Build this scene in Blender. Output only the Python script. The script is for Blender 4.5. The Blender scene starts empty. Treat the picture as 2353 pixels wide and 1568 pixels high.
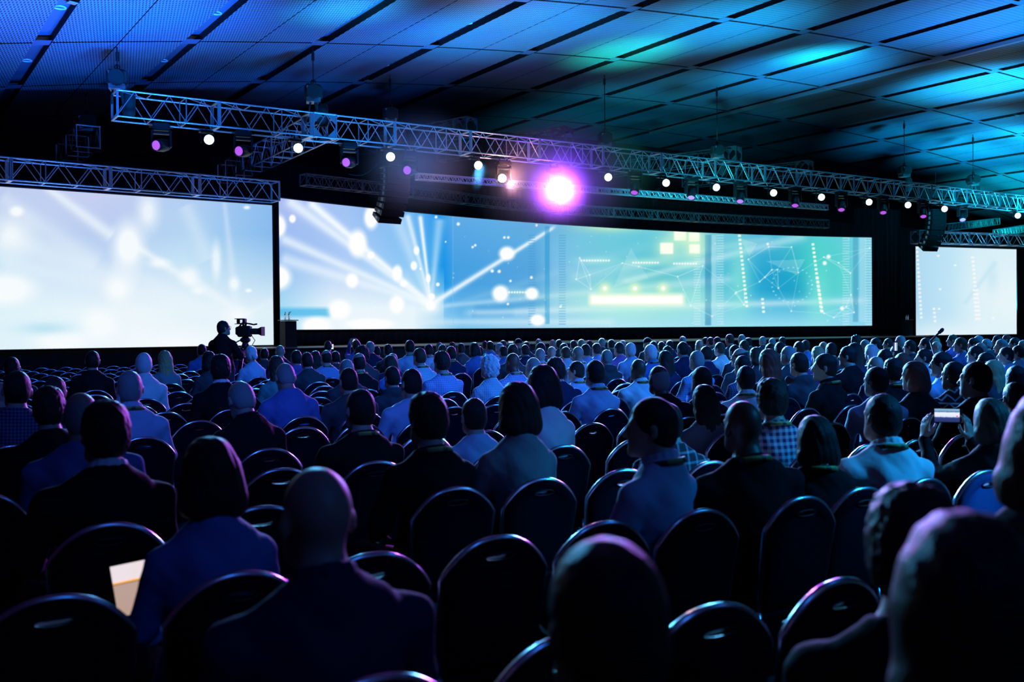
# Conference hall: audience seen from behind, wide LED wall, lighting truss, vaulted panel ceiling.
import bpy, math, random
import numpy as np
from mathutils import Vector, Matrix, Euler

random.seed(7)
rng = np.random.RandomState(11)
SC = bpy.context.scene
COL = SC.collection
PI = math.pi

# ------------------------------------------------------------------ camera frame (2353 x 1568 photo pixels)
W, H, FPX = 2353.0, 1568.0, 2280.0
CX, CY = W / 2, H / 2
YAW, PITCH, ROLL, CAMZ = math.radians(33.5), math.radians(0.68), math.radians(0.51), 1.65
CAM = np.array([0.0, 0.0, CAMZ])
_R0 = np.array([math.cos(YAW), -math.sin(YAW), 0.0])
FW = np.array([math.sin(YAW) * math.cos(PITCH), math.cos(YAW) * math.cos(PITCH), -math.sin(PITCH)])
_U0 = np.cross(_R0, FW)
RT = math.cos(ROLL) * _R0 - math.sin(ROLL) * _U0
UP = math.sin(ROLL) * _R0 + math.cos(ROLL) * _U0


def ray(px, py):
    return FW + RT * ((px - CX) / FPX) + UP * ((CY - py) / FPX)


def at_d(px, py, d):
    return CAM + ray(px, py) * d


def at_y(px, py, y):
    r = ray(px, py)
    return CAM + r * (y / r[1])


def at_z(px, py, z):
    r = ray(px, py)
    return CAM + r * ((z - CAMZ) / r[2])


def proj(p):
    v = np.asarray(p, float) - CAM
    d = v @ FW
    return CX + FPX * (v @ RT) / d, CY - FPX * (v @ UP) / d, d


def proj_many(P):
    V = P - CAM
    d = V @ FW
    return CX + FPX * (V @ RT) / d, CY - FPX * (V @ UP) / d


# ------------------------------------------------------------------ materials
def mat(name, color, rough=0.6, metal=0.0, bump=0.0, bscale=60.0, var=0.0, emit=None, estr=0.0, sheen=0.0, coat=0.0, alpha=None, trans=0.0, spec=0.5):
    m = bpy.data.materials.new(name)
    m.use_nodes = True
    nt = m.node_tree
    b = nt.nodes['Principled BSDF']
    b.inputs['Base Color'].default_value = (*color, 1)
    b.inputs['Roughness'].default_value = rough
    b.inputs['Metallic'].default_value = metal
    b.inputs['Specular IOR Level'].default_value = spec
    if sheen:
        b.inputs['Sheen Weight'].default_value = sheen
    if coat:
        b.inputs['Coat Weight'].default_value = coat
    if trans:
        b.inputs['Transmission Weight'].default_value = trans
    if emit is not None:
        b.inputs['Emission Color'].default_value = (*emit, 1)
        b.inputs['Emission Strength'].default_value = estr
    if bump or var:
        tc = nt.nodes.new('ShaderNodeTexCoord')
        nz = nt.nodes.new('ShaderNodeTexNoise')
        nz.inputs['Scale'].default_value = bscale
        nz.inputs['Detail'].default_value = 3
        nt.links.new(tc.outputs['Object'], nz.inputs['Vector'])
        if bump:
            bp = nt.nodes.new('ShaderNodeBump')
            bp.inputs['Strength'].default_value = bump
            bp.inputs['Distance'].default_value = 0.01
            nt.links.new(nz.outputs['Fac'], bp.inputs['Height'])
            nt.links.new(bp.outputs['Normal'], b.inputs['Normal'])
        if var:
            mx = nt.nodes.new('ShaderNodeMix')
            mx.data_type = 'RGBA'
            mx.inputs['A'].default_value = (*[c * (1 - var) for c in color], 1)
            mx.inputs['B'].default_value = (*[min(1, c * (1 + var)) for c in color], 1)
            nt.links.new(nz.outputs['Fac'], mx.inputs['Factor'])
            nt.links.new(mx.outputs['Result'], b.inputs['Base Color'])
    return m


def check_mat(name, base, line, scale, width=0.3, second=None, rough=0.8):
    """woven check / plaid cloth: two sets of stripes in object space"""
    m = bpy.data.materials.new(name)
    m.use_nodes = True
    nt = m.node_tree
    b = nt.nodes['Principled BSDF']
    b.inputs['Roughness'].default_value = rough
    tc = nt.nodes.new('ShaderNodeTexCoord')
    sp = nt.nodes.new('ShaderNodeSeparateXYZ')
    nt.links.new(tc.outputs['Object'], sp.inputs[0])

    def stripes(sock, sc, w):
        a = nt.nodes.new('ShaderNodeMath'); a.operation = 'MULTIPLY'; a.inputs[1].default_value = sc
        nt.links.new(sock, a.inputs[0])
        f = nt.nodes.new('ShaderNodeMath'); f.operation = 'FRACT'
        nt.links.new(a.outputs[0], f.inputs[0])
        g = nt.nodes.new('ShaderNodeMath'); g.operation = 'LESS_THAN'; g.inputs[1].default_value = w
        nt.links.new(f.outputs[0], g.inputs[0])
        return g.outputs[0]
    s1, s2 = stripes(sp.outputs['X'], scale, width), stripes(sp.outputs['Z'], scale, width)
    ad = nt.nodes.new('ShaderNodeMath'); ad.operation = 'ADD'
    nt.links.new(s1, ad.inputs[0]); nt.links.new(s2, ad.inputs[1])
    ml = nt.nodes.new('ShaderNodeMath'); ml.operation = 'MULTIPLY'; ml.inputs[1].default_value = 0.5
    nt.links.new(ad.outputs[0], ml.inputs[0])
    mx = nt.nodes.new('ShaderNodeMix'); mx.data_type = 'RGBA'
    mx.inputs['A'].default_value = (*base, 1); mx.inputs['B'].default_value = (*line, 1)
    nt.links.new(ml.outputs[0], mx.inputs['Factor'])
    nt.links.new(mx.outputs['Result'], b.inputs['Base Color'])
    return m


def zigzag_mat(name):
    """knitted sweater: bands of zigzag in pale thread on dark ground"""
    m = bpy.data.materials.new(name)
    m.use_nodes = True
    nt = m.node_tree
    b = nt.nodes['Principled BSDF']; b.inputs['Roughness'].default_value = 0.9
    tc = nt.nodes.new('ShaderNodeTexCoord'); sp = nt.nodes.new('ShaderNodeSeparateXYZ')
    nt.links.new(tc.outputs['Object'], sp.inputs[0])

    def op(o, a, bb=None, v=None):
        n = nt.nodes.new('ShaderNodeMath'); n.operation = o
        nt.links.new(a, n.inputs[0])
        if bb is not None:
            nt.links.new(bb, n.inputs[1])
        if v is not None:
            n.inputs[1].default_value = v
        return n.outputs[0]
    pp = op('PINGPONG', sp.outputs['X'], v=0.05)
    zz = op('ADD', sp.outputs['Z'], pp)
    fr = op('FRACT', op('MULTIPLY', zz, v=14.0))
    ln = op('LESS_THAN', fr, v=0.22)
    band = op('LESS_THAN', op('FRACT', op('MULTIPLY', sp.outputs['Z'], v=7.0)), v=0.1)
    tot = op('MAXIMUM', ln, band)
    mx = nt.nodes.new('ShaderNodeMix'); mx.data_type = 'RGBA'
    mx.inputs['A'].default_value = (.012, .012, .014, 1); mx.inputs['B'].default_value = (.55, .55, .5, 1)
    nt.links.new(tot, mx.inputs['Factor']); nt.links.new(mx.outputs['Result'], b.inputs['Base Color'])
    return m


def emit_attr_mat(name, strength):
    m = bpy.data.materials.new(name)
    m.use_nodes = True
    nt = m.node_tree
    nt.nodes.clear()
    out = nt.nodes.new('ShaderNodeOutputMaterial'); e = nt.nodes.new('ShaderNodeEmission'); a = nt.nodes.new('ShaderNodeVertexColor')
    a.layer_name = 'display'
    e.inputs['Strength'].default_value = strength
    nt.links.new(a.outputs['Color'], e.inputs['Color']); nt.links.new(e.outputs[0], out.inputs['Surface'])
    return m


def hair_mat(name, color, rough=.5):
    m = mat(name, color, rough)
    nt = m.node_tree; b = nt.nodes['Principled BSDF']
    tc = nt.nodes.new('ShaderNodeTexCoord'); mp = nt.nodes.new('ShaderNodeMapping'); nz = nt.nodes.new('ShaderNodeTexNoise'); bp = nt.nodes.new('ShaderNodeBump')
    mp.inputs['Scale'].default_value = (260, 260, 22)
    nz.inputs['Scale'].default_value = 1.0; nz.inputs['Detail'].default_value = 2
    bp.inputs['Strength'].default_value = .8; bp.inputs['Distance'].default_value = .006
    nt.links.new(tc.outputs['Object'], mp.inputs['Vector']); nt.links.new(mp.outputs[0], nz.inputs['Vector'])
    nt.links.new(nz.outputs['Fac'], bp.inputs['Height']); nt.links.new(bp.outputs['Normal'], b.inputs['Normal'])
    b.inputs['Sheen Weight'].default_value = .04; b.inputs['Specular IOR Level'].default_value = .28
    return m


M = {}
M['blackmetal'] = mat('black_painted_metal', (.012, .012, .014), .42, 0.3, bump=.05, bscale=200)
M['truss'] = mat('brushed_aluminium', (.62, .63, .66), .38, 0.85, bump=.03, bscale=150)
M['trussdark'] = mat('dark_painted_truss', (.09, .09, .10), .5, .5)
M['rubber'] = mat('black_rubber', (.01, .01, .01), .8)
M['drape'] = mat('black_velour', (.003, .003, .0035), .95, bump=.3, bscale=9)
M['wall'] = mat('dark_wall_paint', (.010, .010, .012), .9, bump=.1, bscale=40)
M['carpet'] = mat('dark_patterned_carpet', (.010, .011, .016), .95, bump=.5, bscale=120, var=.5)
M['stagetop'] = mat('black_stage_deck', (.02, .02, .024), .5, bump=.1, bscale=50)
M['stageedge'] = mat('aluminium_stage_edge', (.5, .5, .52), .4, .8)
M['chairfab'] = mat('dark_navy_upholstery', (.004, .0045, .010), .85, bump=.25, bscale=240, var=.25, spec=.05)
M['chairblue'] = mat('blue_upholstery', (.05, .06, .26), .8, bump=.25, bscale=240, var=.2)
M['chairmetal'] = mat('dark_chrome_tube', (.75, .75, .80), .24, 1.0)
M['skin'] = mat('light_skin', (.40, .27, .21), .5, bump=.05, bscale=90)
M['skink'] = mat('dark_skin', (.09, .05, .035), .45, bump=.05, bscale=90)
M['shoe'] = mat('black_leather', (.012, .012, .012), .35)
M['trouser'] = mat('dark_denim', (.018, .022, .04), .85, bump=.2, bscale=200)
HAIR = {'d': hair_mat('dark_hair', (.010, .008, .007)), 'n': hair_mat('brown_hair', (.05, .03, .018)),
        'g': hair_mat('grey_hair', (.26, .26, .27)), 'w': hair_mat('white_hair', (.72, .72, .74)),
        'b': hair_mat('blond_hair', (.42, .31, .15)), 'r': hair_mat('reddish_hair', (.17, .035, .02))}
TOP = {'WH': mat('white_cotton', (.78, .78, .80), .8, bump=.25, bscale=25), 'LB': mat('light_blue_cotton', (.42, .52, .72), .8, bump=.25, bscale=25),
       'BL': mat('blue_cotton', (.10, .17, .48), .8, bump=.25, bscale=25), 'NV': mat('navy_wool', (.020, .025, .07), .85, spec=.12, bump=.25, bscale=25),
       'BK': mat('black_wool', (.010, .010, .012), .85, spec=.12, bump=.25, bscale=25), 'GR': mat('grey_knit', (.22, .23, .25), .85, bump=.3, bscale=40),
       'DG': mat('dark_grey_cloth', (.06, .06, .07), .85, spec=.12, bump=.3, bscale=30), 'PU': mat('purple_cloth', (.22, .09, .33), .85, bump=.25, bscale=25),
       'TL': mat('teal_knit', (.12, .28, .28), .85, bump=.25, bscale=30),
       'CW': check_mat('white_check_cotton', (.75, .76, .8), (.12, .18, .4), 55, .3), 'CB': check_mat('blue_check_cotton', (.16, .25, .55), (.5, .55, .7), 42, .3),
       'CD': check_mat('dark_check_cotton', (.02, .025, .06), (.16, .2, .4), 48, .35), 'PL': check_mat('blue_white_plaid', (.50, .55, .66), (.015, .025, .11), 26, .52),
       'PD': check_mat('dark_plaid', (.012, .015, .03), (.5, .52, .6), 16, .22), 'PT': zigzag_mat('zigzag_knit')}
TOPNAME = {'WH': 'white shirt', 'LB': 'light blue shirt', 'BL': 'blue shirt', 'NV': 'navy jacket', 'BK': 'black jacket', 'GR': 'grey top', 'DG': 'dark grey top',
           'PU': 'purple top', 'TL': 'teal top', 'CW': 'white checked shirt', 'CB': 'blue checked shirt', 'CD': 'dark checked shirt', 'PL': 'blue and white plaid shirt',
           'PD': 'dark plaid shirt', 'PT': 'zigzag patterned knit sweater'}
M['lanyard'] = check_mat('yellow_green_lanyard', (.45, .50, .12), (.02, .03, .03), 11, .28, rough=.6)
M['lens_white'] = mat('lit_white_lens', (.8, .9, 1), .1, emit=(.72, .9, 1.0), estr=7)
M['lens_purple'] = mat('lit_purple_lens', (.3, .1, .4), .1, emit=(.50, .10, .80), estr=1.0)
M['lens_star'] = mat('bright_violet_lens', (.6, .4, 1), .1, emit=(.50, .30, 1.0), estr=110)
M['lens_warm'] = mat('bright_warm_lens', (1, .8, .7), .1, emit=(1.0, .72, .55), estr=80)
M['glass'] = mat('bottle_plastic', (.75, .85, .95), .08, trans=.85)
M['cap'] = mat('white_bottle_cap', (.7, .75, .8), .4)


# ------------------------------------------------------------------ mesh helpers
def new_obj(name, me, m=None, parent=None, mw=None):
    o = bpy.data.objects.new(name, me)
    COL.objects.link(o)
    if m is not None and me is not None and len(me.materials) == 0:
        me.materials.append(m)
    if parent is not None:
        o.parent = parent
    if mw is not None:
        o.matrix_local = Matrix(mw)
    return o


def empty(name, loc=(0, 0, 0), rotz=0.0):
    o = bpy.data.objects.new(name, None)
    COL.objects.link(o)
    o.location = Vector([float(c) for c in loc])
    o.rotation_euler = (0, 0, rotz)
    o.empty_display_size = .1
    return o


def tag(o, label=None, cat=None, group=None, kind=None):
    if label: o['label'] = label
    if cat: o['category'] = cat
    if group: o['group'] = group
    if kind: o['kind'] = kind
    return o


def mesh_np(name, V, Q, smooth=True, tris=None):
    """mesh from numpy vertices and quads"""
    me = bpy.data.meshes.new(name)
    V = np.asarray(V, np.float32); Q = np.asarray(Q, np.int32)
    me.vertices.add(len(V)); me.vertices.foreach_set('co', V.ravel())
    me.loops.add(Q.size); me.loops.foreach_set('vertex_index', Q.ravel())
    me.polygons.add(len(Q))
    n = Q.shape[1]
    me.polygons.foreach_set('loop_start', np.arange(0, Q.size, n, dtype=np.int32))
    me.polygons.foreach_set('use_smooth', np.full(len(Q), smooth))
    me.update(calc_edges=True)
    return me


class MB:
    """collects solids into one mesh"""
    def __init__(s):
        s.v, s.f, s.mi, s.sm = [], [], [], []
        s.m = 0

    def add(s, vs, fs, smooth=False):
        b = len(s.v)
        s.v += [tuple(map(float, v)) for v in vs]
        for f in fs:
            s.f.append([i + b for i in f]); s.mi.append(s.m); s.sm.append(smooth)
        return s

    def box(s, c, d, R=None, bev=0.0):
        hx, hy, hz = d[0] / 2, d[1] / 2, d[2] / 2
        if bev <= 0:
            vs = [(x, y, z) for x in (-hx, hx) for y in (-hy, hy) for z in (-hz, hz)]
            fs = [(0, 1, 3, 2), (4, 6, 7, 5), (0, 4, 5, 1), (2, 3, 7, 6), (0, 2, 6, 4), (1, 5, 7, 3)]
        else:
            b = min(bev, .49 * min(d))
            prof = []
            for (sx, sy, a0) in ((1, 1, 0), (-1, 1, 1), (-1, -1, 2), (1, -1, 3)):
                for t in range(3):
                    a = (a0 + t / 2) * PI / 2
                    prof.append((sx * (hx - b) + b * math.cos(a), sy * (hy - b) + b * math.sin(a)))
            vs, n = [], len(prof)
            for (z, k) in ((-hz, -b), (-hz + b, 0), (hz - b, 0), (hz, -b)):
                for (x, y) in prof:
                    vs.append((x + (k * np.sign(x) if k else 0), y + (k * np.sign(y) if k else 0), z))
            fs = []
            for r in range(3):
                for i in range(n):
                    j = (i + 1) % n
                    fs.append((r * n + i, r * n + j, (r + 1) * n + j, (r + 1) * n + i))
            fs += [tuple(range(n - 1, -1, -1)), tuple(range(3 * n, 4 * n))]
        if R is not None:
            vs = [tuple(np.array(R) @ np.array(v)) for v in vs]
        vs = [(v[0] + c[0], v[1] + c[1], v[2] + c[2]) for v in vs]
        return s.add(vs, fs)

    def cyl(s, a, b, r, n=8, r2=None, caps=True):
        a, b = np.array(a, float), np.array(b, float)
        r2 = r if r2 is None else r2
        d = (b - a) / max(np.linalg.norm(b - a), 1e-9)
        u = np.cross(d, (0, 0, 1.0)) if abs(d[2]) < .9 else np.cross(d, (1.0, 0, 0))
        u /= np.linalg.norm(u); w = np.cross(d, u)
        vs = []
        for (p, q) in ((a, r), (b, r2)):
            for i in range(n):
                t = 2 * PI * i / n
                vs.append(p + q * (math.cos(t) * u + math.sin(t) * w))
        s.add(vs, [(i, (i + 1) % n, n + (i + 1) % n, n + i) for i in range(n)], True)
        if caps:
            s.add(vs, [tuple(range(n - 1, -1, -1)), tuple(range(n, 2 * n))])
        return s

    def tube(s, pts, r, n=8, closed=False):
        P = [np.array(p, float) for p in pts]
        N = len(P)
        vs, up = [], None
        for i in range(N):
            d = P[(i + 1) % N] - P[i - 1] if (closed or 0 < i < N - 1) else (P[1] - P[0] if i == 0 else P[-1] - P[-2])
            d /= max(np.linalg.norm(d), 1e-9)
            if up is None:
                up = np.cross(d, (0, 0, 1.0)) if abs(d[2]) < .9 else np.cross(d, (1.0, 0, 0))
            up = up - d * (up @ d); up /= max(np.linalg.norm(up), 1e-9)
            w = np.cross(d, up)
            for k in range(n):
                t = 2 * PI * k / n
                vs.append(P[i] + r * (math.cos(t) * up + math.sin(t) * w))
        fs = []
        for i in range(N if closed else N - 1):
            j = (i + 1) % N
            for k in range(n):
                l = (k + 1) % n
                fs.append((i * n + k, i * n + l, j * n + l, j * n + k))
        if not closed:
            fs += [tuple(range(n - 1, -1, -1)), tuple(range((N - 1) * n, N * n))]
        return s.add(vs, fs, True)

    def lathe(s, prof, c=(0, 0, 0), R=None, n=20, caps=True):
        vs = []
        for (r, z) in prof:
            for i in range(n):
                t = 2 * PI * i / n
                vs.append(np.array((r * math.cos(t), r * math.sin(t), z)))
        if R is not None:
            vs = [np.array(R) @ v for v in vs]
        vs = [v + np.array(c) for v in vs]
        fs = []
        for k in range(len(prof) - 1):
            for i in range(n):
                j = (i + 1) % n
                fs.append((k * n + i, k * n + j, (k + 1) * n + j, (k + 1) * n + i))
        s.add(vs, fs, True)
        if caps:
            s.add(vs, [tuple(range(n - 1, -1, -1)), tuple(range((len(prof) - 1) * n, len(prof) * n))])
        return s

    def quad(s, a, b, c, d):
        return s.add([a, b, c, d], [(0, 1, 2, 3)])

    def mesh(s, name, mats=()):
        me = bpy.data.meshes.new(name)
        me.from_pydata(s.v, [], s.f)
        for m in mats:
            me.materials.append(m)
        me.polygons.foreach_set('use_smooth', s.sm)
        if len(mats) > 1:
            me.polygons.foreach_set('material_index', s.mi)
        me.update()
        return me

    def obj(s, name, m, parent=None, mw=None):
        return new_obj(name, s.mesh(name, m if isinstance(m, (list, tuple)) else (m,)), None, parent, mw)


def rotz(a):
    c, s = math.cos(a), math.sin(a)
    return np.array([[c, -s, 0], [s, c, 0], [0, 0, 1.0]])


def rotx(a):
    c, s = math.cos(a), math.sin(a)
    return np.array([[1.0, 0, 0], [0, c, -s], [0, s, c]])


def roty(a):
    c, s = math.cos(a), math.sin(a)
    return np.array([[c, 0, s], [0, 1.0, 0], [-s, 0, c]])


def copy_tree(o, parent=None):
    c = o.copy(); COL.objects.link(c)
    if parent is not None:
        c.parent = parent
    for ch in list(o.children):
        copy_tree(ch, c)
    return c


# ------------------------------------------------------------------ signed-distance bodies -> one continuous surface (surface nets)
class Body:
    def __init__(s, lo, hi, h):
        s.h = h; s.lo = np.array(lo, float)
        s.n = np.ceil((np.array(hi) - s.lo) / h).astype(int) + 1
        s.ax = [s.lo[i] + h * np.arange(s.n[i]) for i in range(3)]
        s.D = np.full(tuple(s.n), .15, np.float32)

    def _sl(s, lo, hi):
        i0 = np.clip(np.floor((np.array(lo) - s.lo) / s.h).astype(int), 0, s.n - 1)
        i1 = np.clip(np.ceil((np.array(hi) - s.lo) / s.h).astype(int) + 1, 1, s.n)
        sl = tuple(slice(a, b) for a, b in zip(i0, i1))
        X, Y, Z = np.meshgrid(s.ax[0][sl[0]], s.ax[1][sl[1]], s.ax[2][sl[2]], indexing='ij', sparse=True)
        return sl, X, Y, Z

    def _join(s, sl, d, k, op):
        A = s.D[sl]
        if A.size == 0:
            return
        if op == 'u':
            hh = np.clip(.5 + .5 * (A - d) / k, 0, 1)
            s.D[sl] = A * (1 - hh) + d * hh - k * hh * (1 - hh)
        else:
            s.D[sl] = np.maximum(A, -d)

    def cap(s, a, b, ra, rb=None, k=.03, op='u'):
        a, b = np.array(a, float), np.array(b, float)
        rb = ra if rb is None else rb
        m = max(ra, rb) + k + s.h * 2 + .02
        sl, X, Y, Z = s._sl(np.minimum(a, b) - m, np.maximum(a, b) + m)
        ab = b - a; L = ab @ ab + 1e-12
        t = np.clip(((X - a[0]) * ab[0] + (Y - a[1]) * ab[1] + (Z - a[2]) * ab[2]) / L, 0, 1)
        d = np.sqrt((X - a[0] - t * ab[0]) ** 2 + (Y - a[1] - t * ab[1]) ** 2 + (Z - a[2] - t * ab[2]) ** 2) - (ra + (rb - ra) * t)
        s._join(sl, d, k, op)
        return s

    def ell(s, c, r, Rm=None, k=.03, op='u', grow=0.0):
        c, r = np.array(c, float), np.array(r, float) + grow
        m = r.max() + k + 2 * s.h + .02
        sl, X, Y, Z = s._sl(c - m, c + m)
        x, y, z = X - c[0], Y - c[1], Z - c[2]
        if Rm is not None:
            q = np.array(Rm).T
            x, y, z = (q[0, 0] * x + q[0, 1] * y + q[0, 2] * z, q[1, 0] * x + q[1, 1] * y + q[1, 2] * z, q[2, 0] * x + q[2, 1] * y + q[2, 2] * z)
        k0 = np.sqrt((x / r[0]) ** 2 + (y / r[1]) ** 2 + (z / r[2]) ** 2)
        k1 = np.sqrt((x / r[0] ** 2) ** 2 + (y / r[1] ** 2) ** 2 + (z / r[2] ** 2) ** 2) + 1e-9
        s._join(sl, k0 * (k0 - 1) / k1, k, op)
        return s

    def warp(s, fn):
        X, Y, Z = np.meshgrid(*s.ax, indexing='ij', sparse=True)
        s.D = (s.D + fn(X, Y, Z)).astype(np.float32)
        return s

    def keep(s, fn):
        """intersect with the region fn < 0"""
        X, Y, Z = np.meshgrid(*s.ax, indexing='ij', sparse=True)
        s.D = np.maximum(s.D, fn(X, Y, Z)).astype(np.float32)
        return s

    def mesh(s, name):
        D = s.D
        D[0], D[-1] = .1, .1; D[:, 0], D[:, -1] = .1, .1; D[:, :, 0], D[:, :, -1] = .1, .1
        ins = D < 0
        n = np.array(D.shape) - 1
        cnt = np.zeros(tuple(n), np.int8)
        corners = [(i, j, k) for i in (0, 1) for j in (0, 1) for k in (0, 1)]
        for (i, j, k) in corners:
            cnt += ins[i:i + n[0], j:j + n[1], k:k + n[2]]
        I = np.argwhere((cnt > 0) & (cnt < 8))
        acc = np.zeros((len(I), 3)); num = np.zeros(len(I))
        for axis in range(3):
            o1, o2 = [a for a in range(3) if a != axis]
            for p in (0, 1):
                for q in (0, 1):
                    A = I.copy(); A[:, o1] += p; A[:, o2] += q
                    B = A.copy(); B[:, axis] += 1
                    da, db = D[A[:, 0], A[:, 1], A[:, 2]], D[B[:, 0], B[:, 1], B[:, 2]]
                    m = (da < 0) != (db < 0)
                    t = np.where(m, da / np.where(m, da - db, 1), 0)
                    P = np.zeros((len(I), 3)); P[:, o1] = p; P[:, o2] = q; P[:, axis] = t
                    acc += P * m[:, None]; num += m
        V = s.lo + s.h * (I + acc / num[:, None])
        idx = np.full(tuple(n), -1, np.int32)
        idx[I[:, 0], I[:, 1], I[:, 2]] = np.arange(len(I))
        Q = []
        for axis in range(3):
            a1, a2 = (axis + 1) % 3, (axis + 2) % 3
            sl0 = [slice(None)] * 3; sl1 = [slice(None)] * 3
            sl0[axis] = slice(0, -1); sl1[axis] = slice(1, None)
            e = np.argwhere(ins[tuple(sl0)] != ins[tuple(sl1)])
            e = e[(e[:, a1] > 0) & (e[:, a2] > 0) & (e[:, a1] < n[a1]) & (e[:, a2] < n[a2])]
            c = []
            for (p, q) in ((-1, -1), (0, -1), (0, 0), (-1, 0)):
                E = e.copy(); E[:, a1] += p; E[:, a2] += q
                c.append(idx[E[:, 0], E[:, 1], E[:, 2]])
            q4 = np.stack(c, 1)
            fl = ~ins[e[:, 0], e[:, 1], e[:, 2]]
            q4[fl] = q4[fl][:, ::-1]
            Q.append(q4)
        Q = np.concatenate(Q)
        Q = Q[(Q >= 0).all(1)]
        return mesh_np(name, V, Q)


def bumps(amp, f, seed=0):
    r = np.random.RandomState(seed)
    ph = r.rand(12) * 6.28
    def fn(X, Y, Z):
        return amp * (np.sin(f * X + ph[0] + 1.3 * np.sin(.7 * f * Z + ph[1])) * np.sin(f * 1.1 * Y + ph[2]) + .6 * np.sin(1.9 * f * Z + ph[3] + np.sin(f * Y)) * np.sin(1.7 * f * X + ph[4])
                      + .4 * np.sin(3.3 * f * X + ph[5]) * np.sin(2.9 * f * Y + ph[6]) * np.sin(3.1 * f * Z + ph[7]))
    return fn
# ------------------------------------------------------------------ people
HEADC = np.array([0.0, 0.015, 1.235])          # head centre of the neutral seated figure
HEADTOP = 0.118


def head_prims(B, T, Rm, h):
    L = lambda p: T + Rm @ np.array(p, float)
    E = lambda c, r, k=.02, q=None: B.ell(L(c), r, Rm if q is None else Rm @ q, k)
    E((0, -.012, .022), (.0755, .094, .095))
    E((0, .030, -.045), (.058, .062, .070), .04)
    B.cap(L((-.030, .045, -.085)), L((.030, .045, -.085)), .030, .030, .03)       # jaw
    B.cap(L((0, .080, -.098)), L((0, .078, -.104)), .018, .018, .02)              # chin
    B.cap(L((0, .088, .008)), L((0, .108, -.030)), .009, .0135, .012)             # nose
    B.cap(L((-.040, .076, .022)), L((.040, .076, .022)), .011, .011, .014)        # brow
    B.cap(L((-.020, .086, -.062)), L((.020, .086, -.062)), .0085, .0085, .010)    # lips
    for sx in (-1, 1):
        B.ell(L((sx * .032, .074, .002)), (.013, .011, .010), Rm, .006)           # eyeballs under the brow
        B.ell(L((sx * .083, -.012, -.012)), (.010, .020, .032), Rm @ rotz(sx * -.35), .010)   # ears
        B.ell(L((sx * .091, -.004, -.010)), (.006, .010, .016), Rm, .004, 'x')


def hand_prims(B, w, d, n, t, curl=(.5, .6), spread=.0, thumb=.6, s=1.0):
    """palm, four bent fingers of different lengths and a thumb from the side of the palm"""
    w, d, n, t = [np.array(v, float) for v in (w, d, n, t)]
    d /= np.linalg.norm(d); n = n - d * (n @ d); n /= np.linalg.norm(n); t = t - d * (t @ d) - n * (t @ n); t /= np.linalg.norm(t)
    lens = [.072, .080, .074, .058]
    for i in range(4):
        off = .030 - .020 * i
        kn = w + d * (.088 - .004 * abs(i - 1)) + t * off
        B.cap(w + t * off * .55 + d * .012, kn, .0150 * s, .0115 * s, .012)
        p, ang = kn, curl[0] * .6
        for j, fr in enumerate((.45, .32, .23)):
            dd = (d + t * spread * (1.5 - i)) * math.cos(ang) + n * math.sin(ang)
            q = p + dd / np.linalg.norm(dd) * lens[i] * fr
            B.cap(p, q, (.0088 - .0007 * j) * s, (.0082 - .0008 * j) * s, .004)
            p = q; ang += curl[1]
    a = w + d * .022 + t * .026
    b = a + (t * .75 + d * .55 + n * .25) * .042
    c = b + (t * (.6 - thumb * .6) + d * .85 + n * .35 * thumb) * .034
    e = c + (t * (.3 - thumb * .6) + d * .9 + n * .45 * thumb) * .026
    B.cap(a, b, .0145 * s, .0115 * s, .010); B.cap(b, c, .0110 * s, .0095 * s, .004); B.cap(c, e, .0095 * s, .008 * s, .003)


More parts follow.
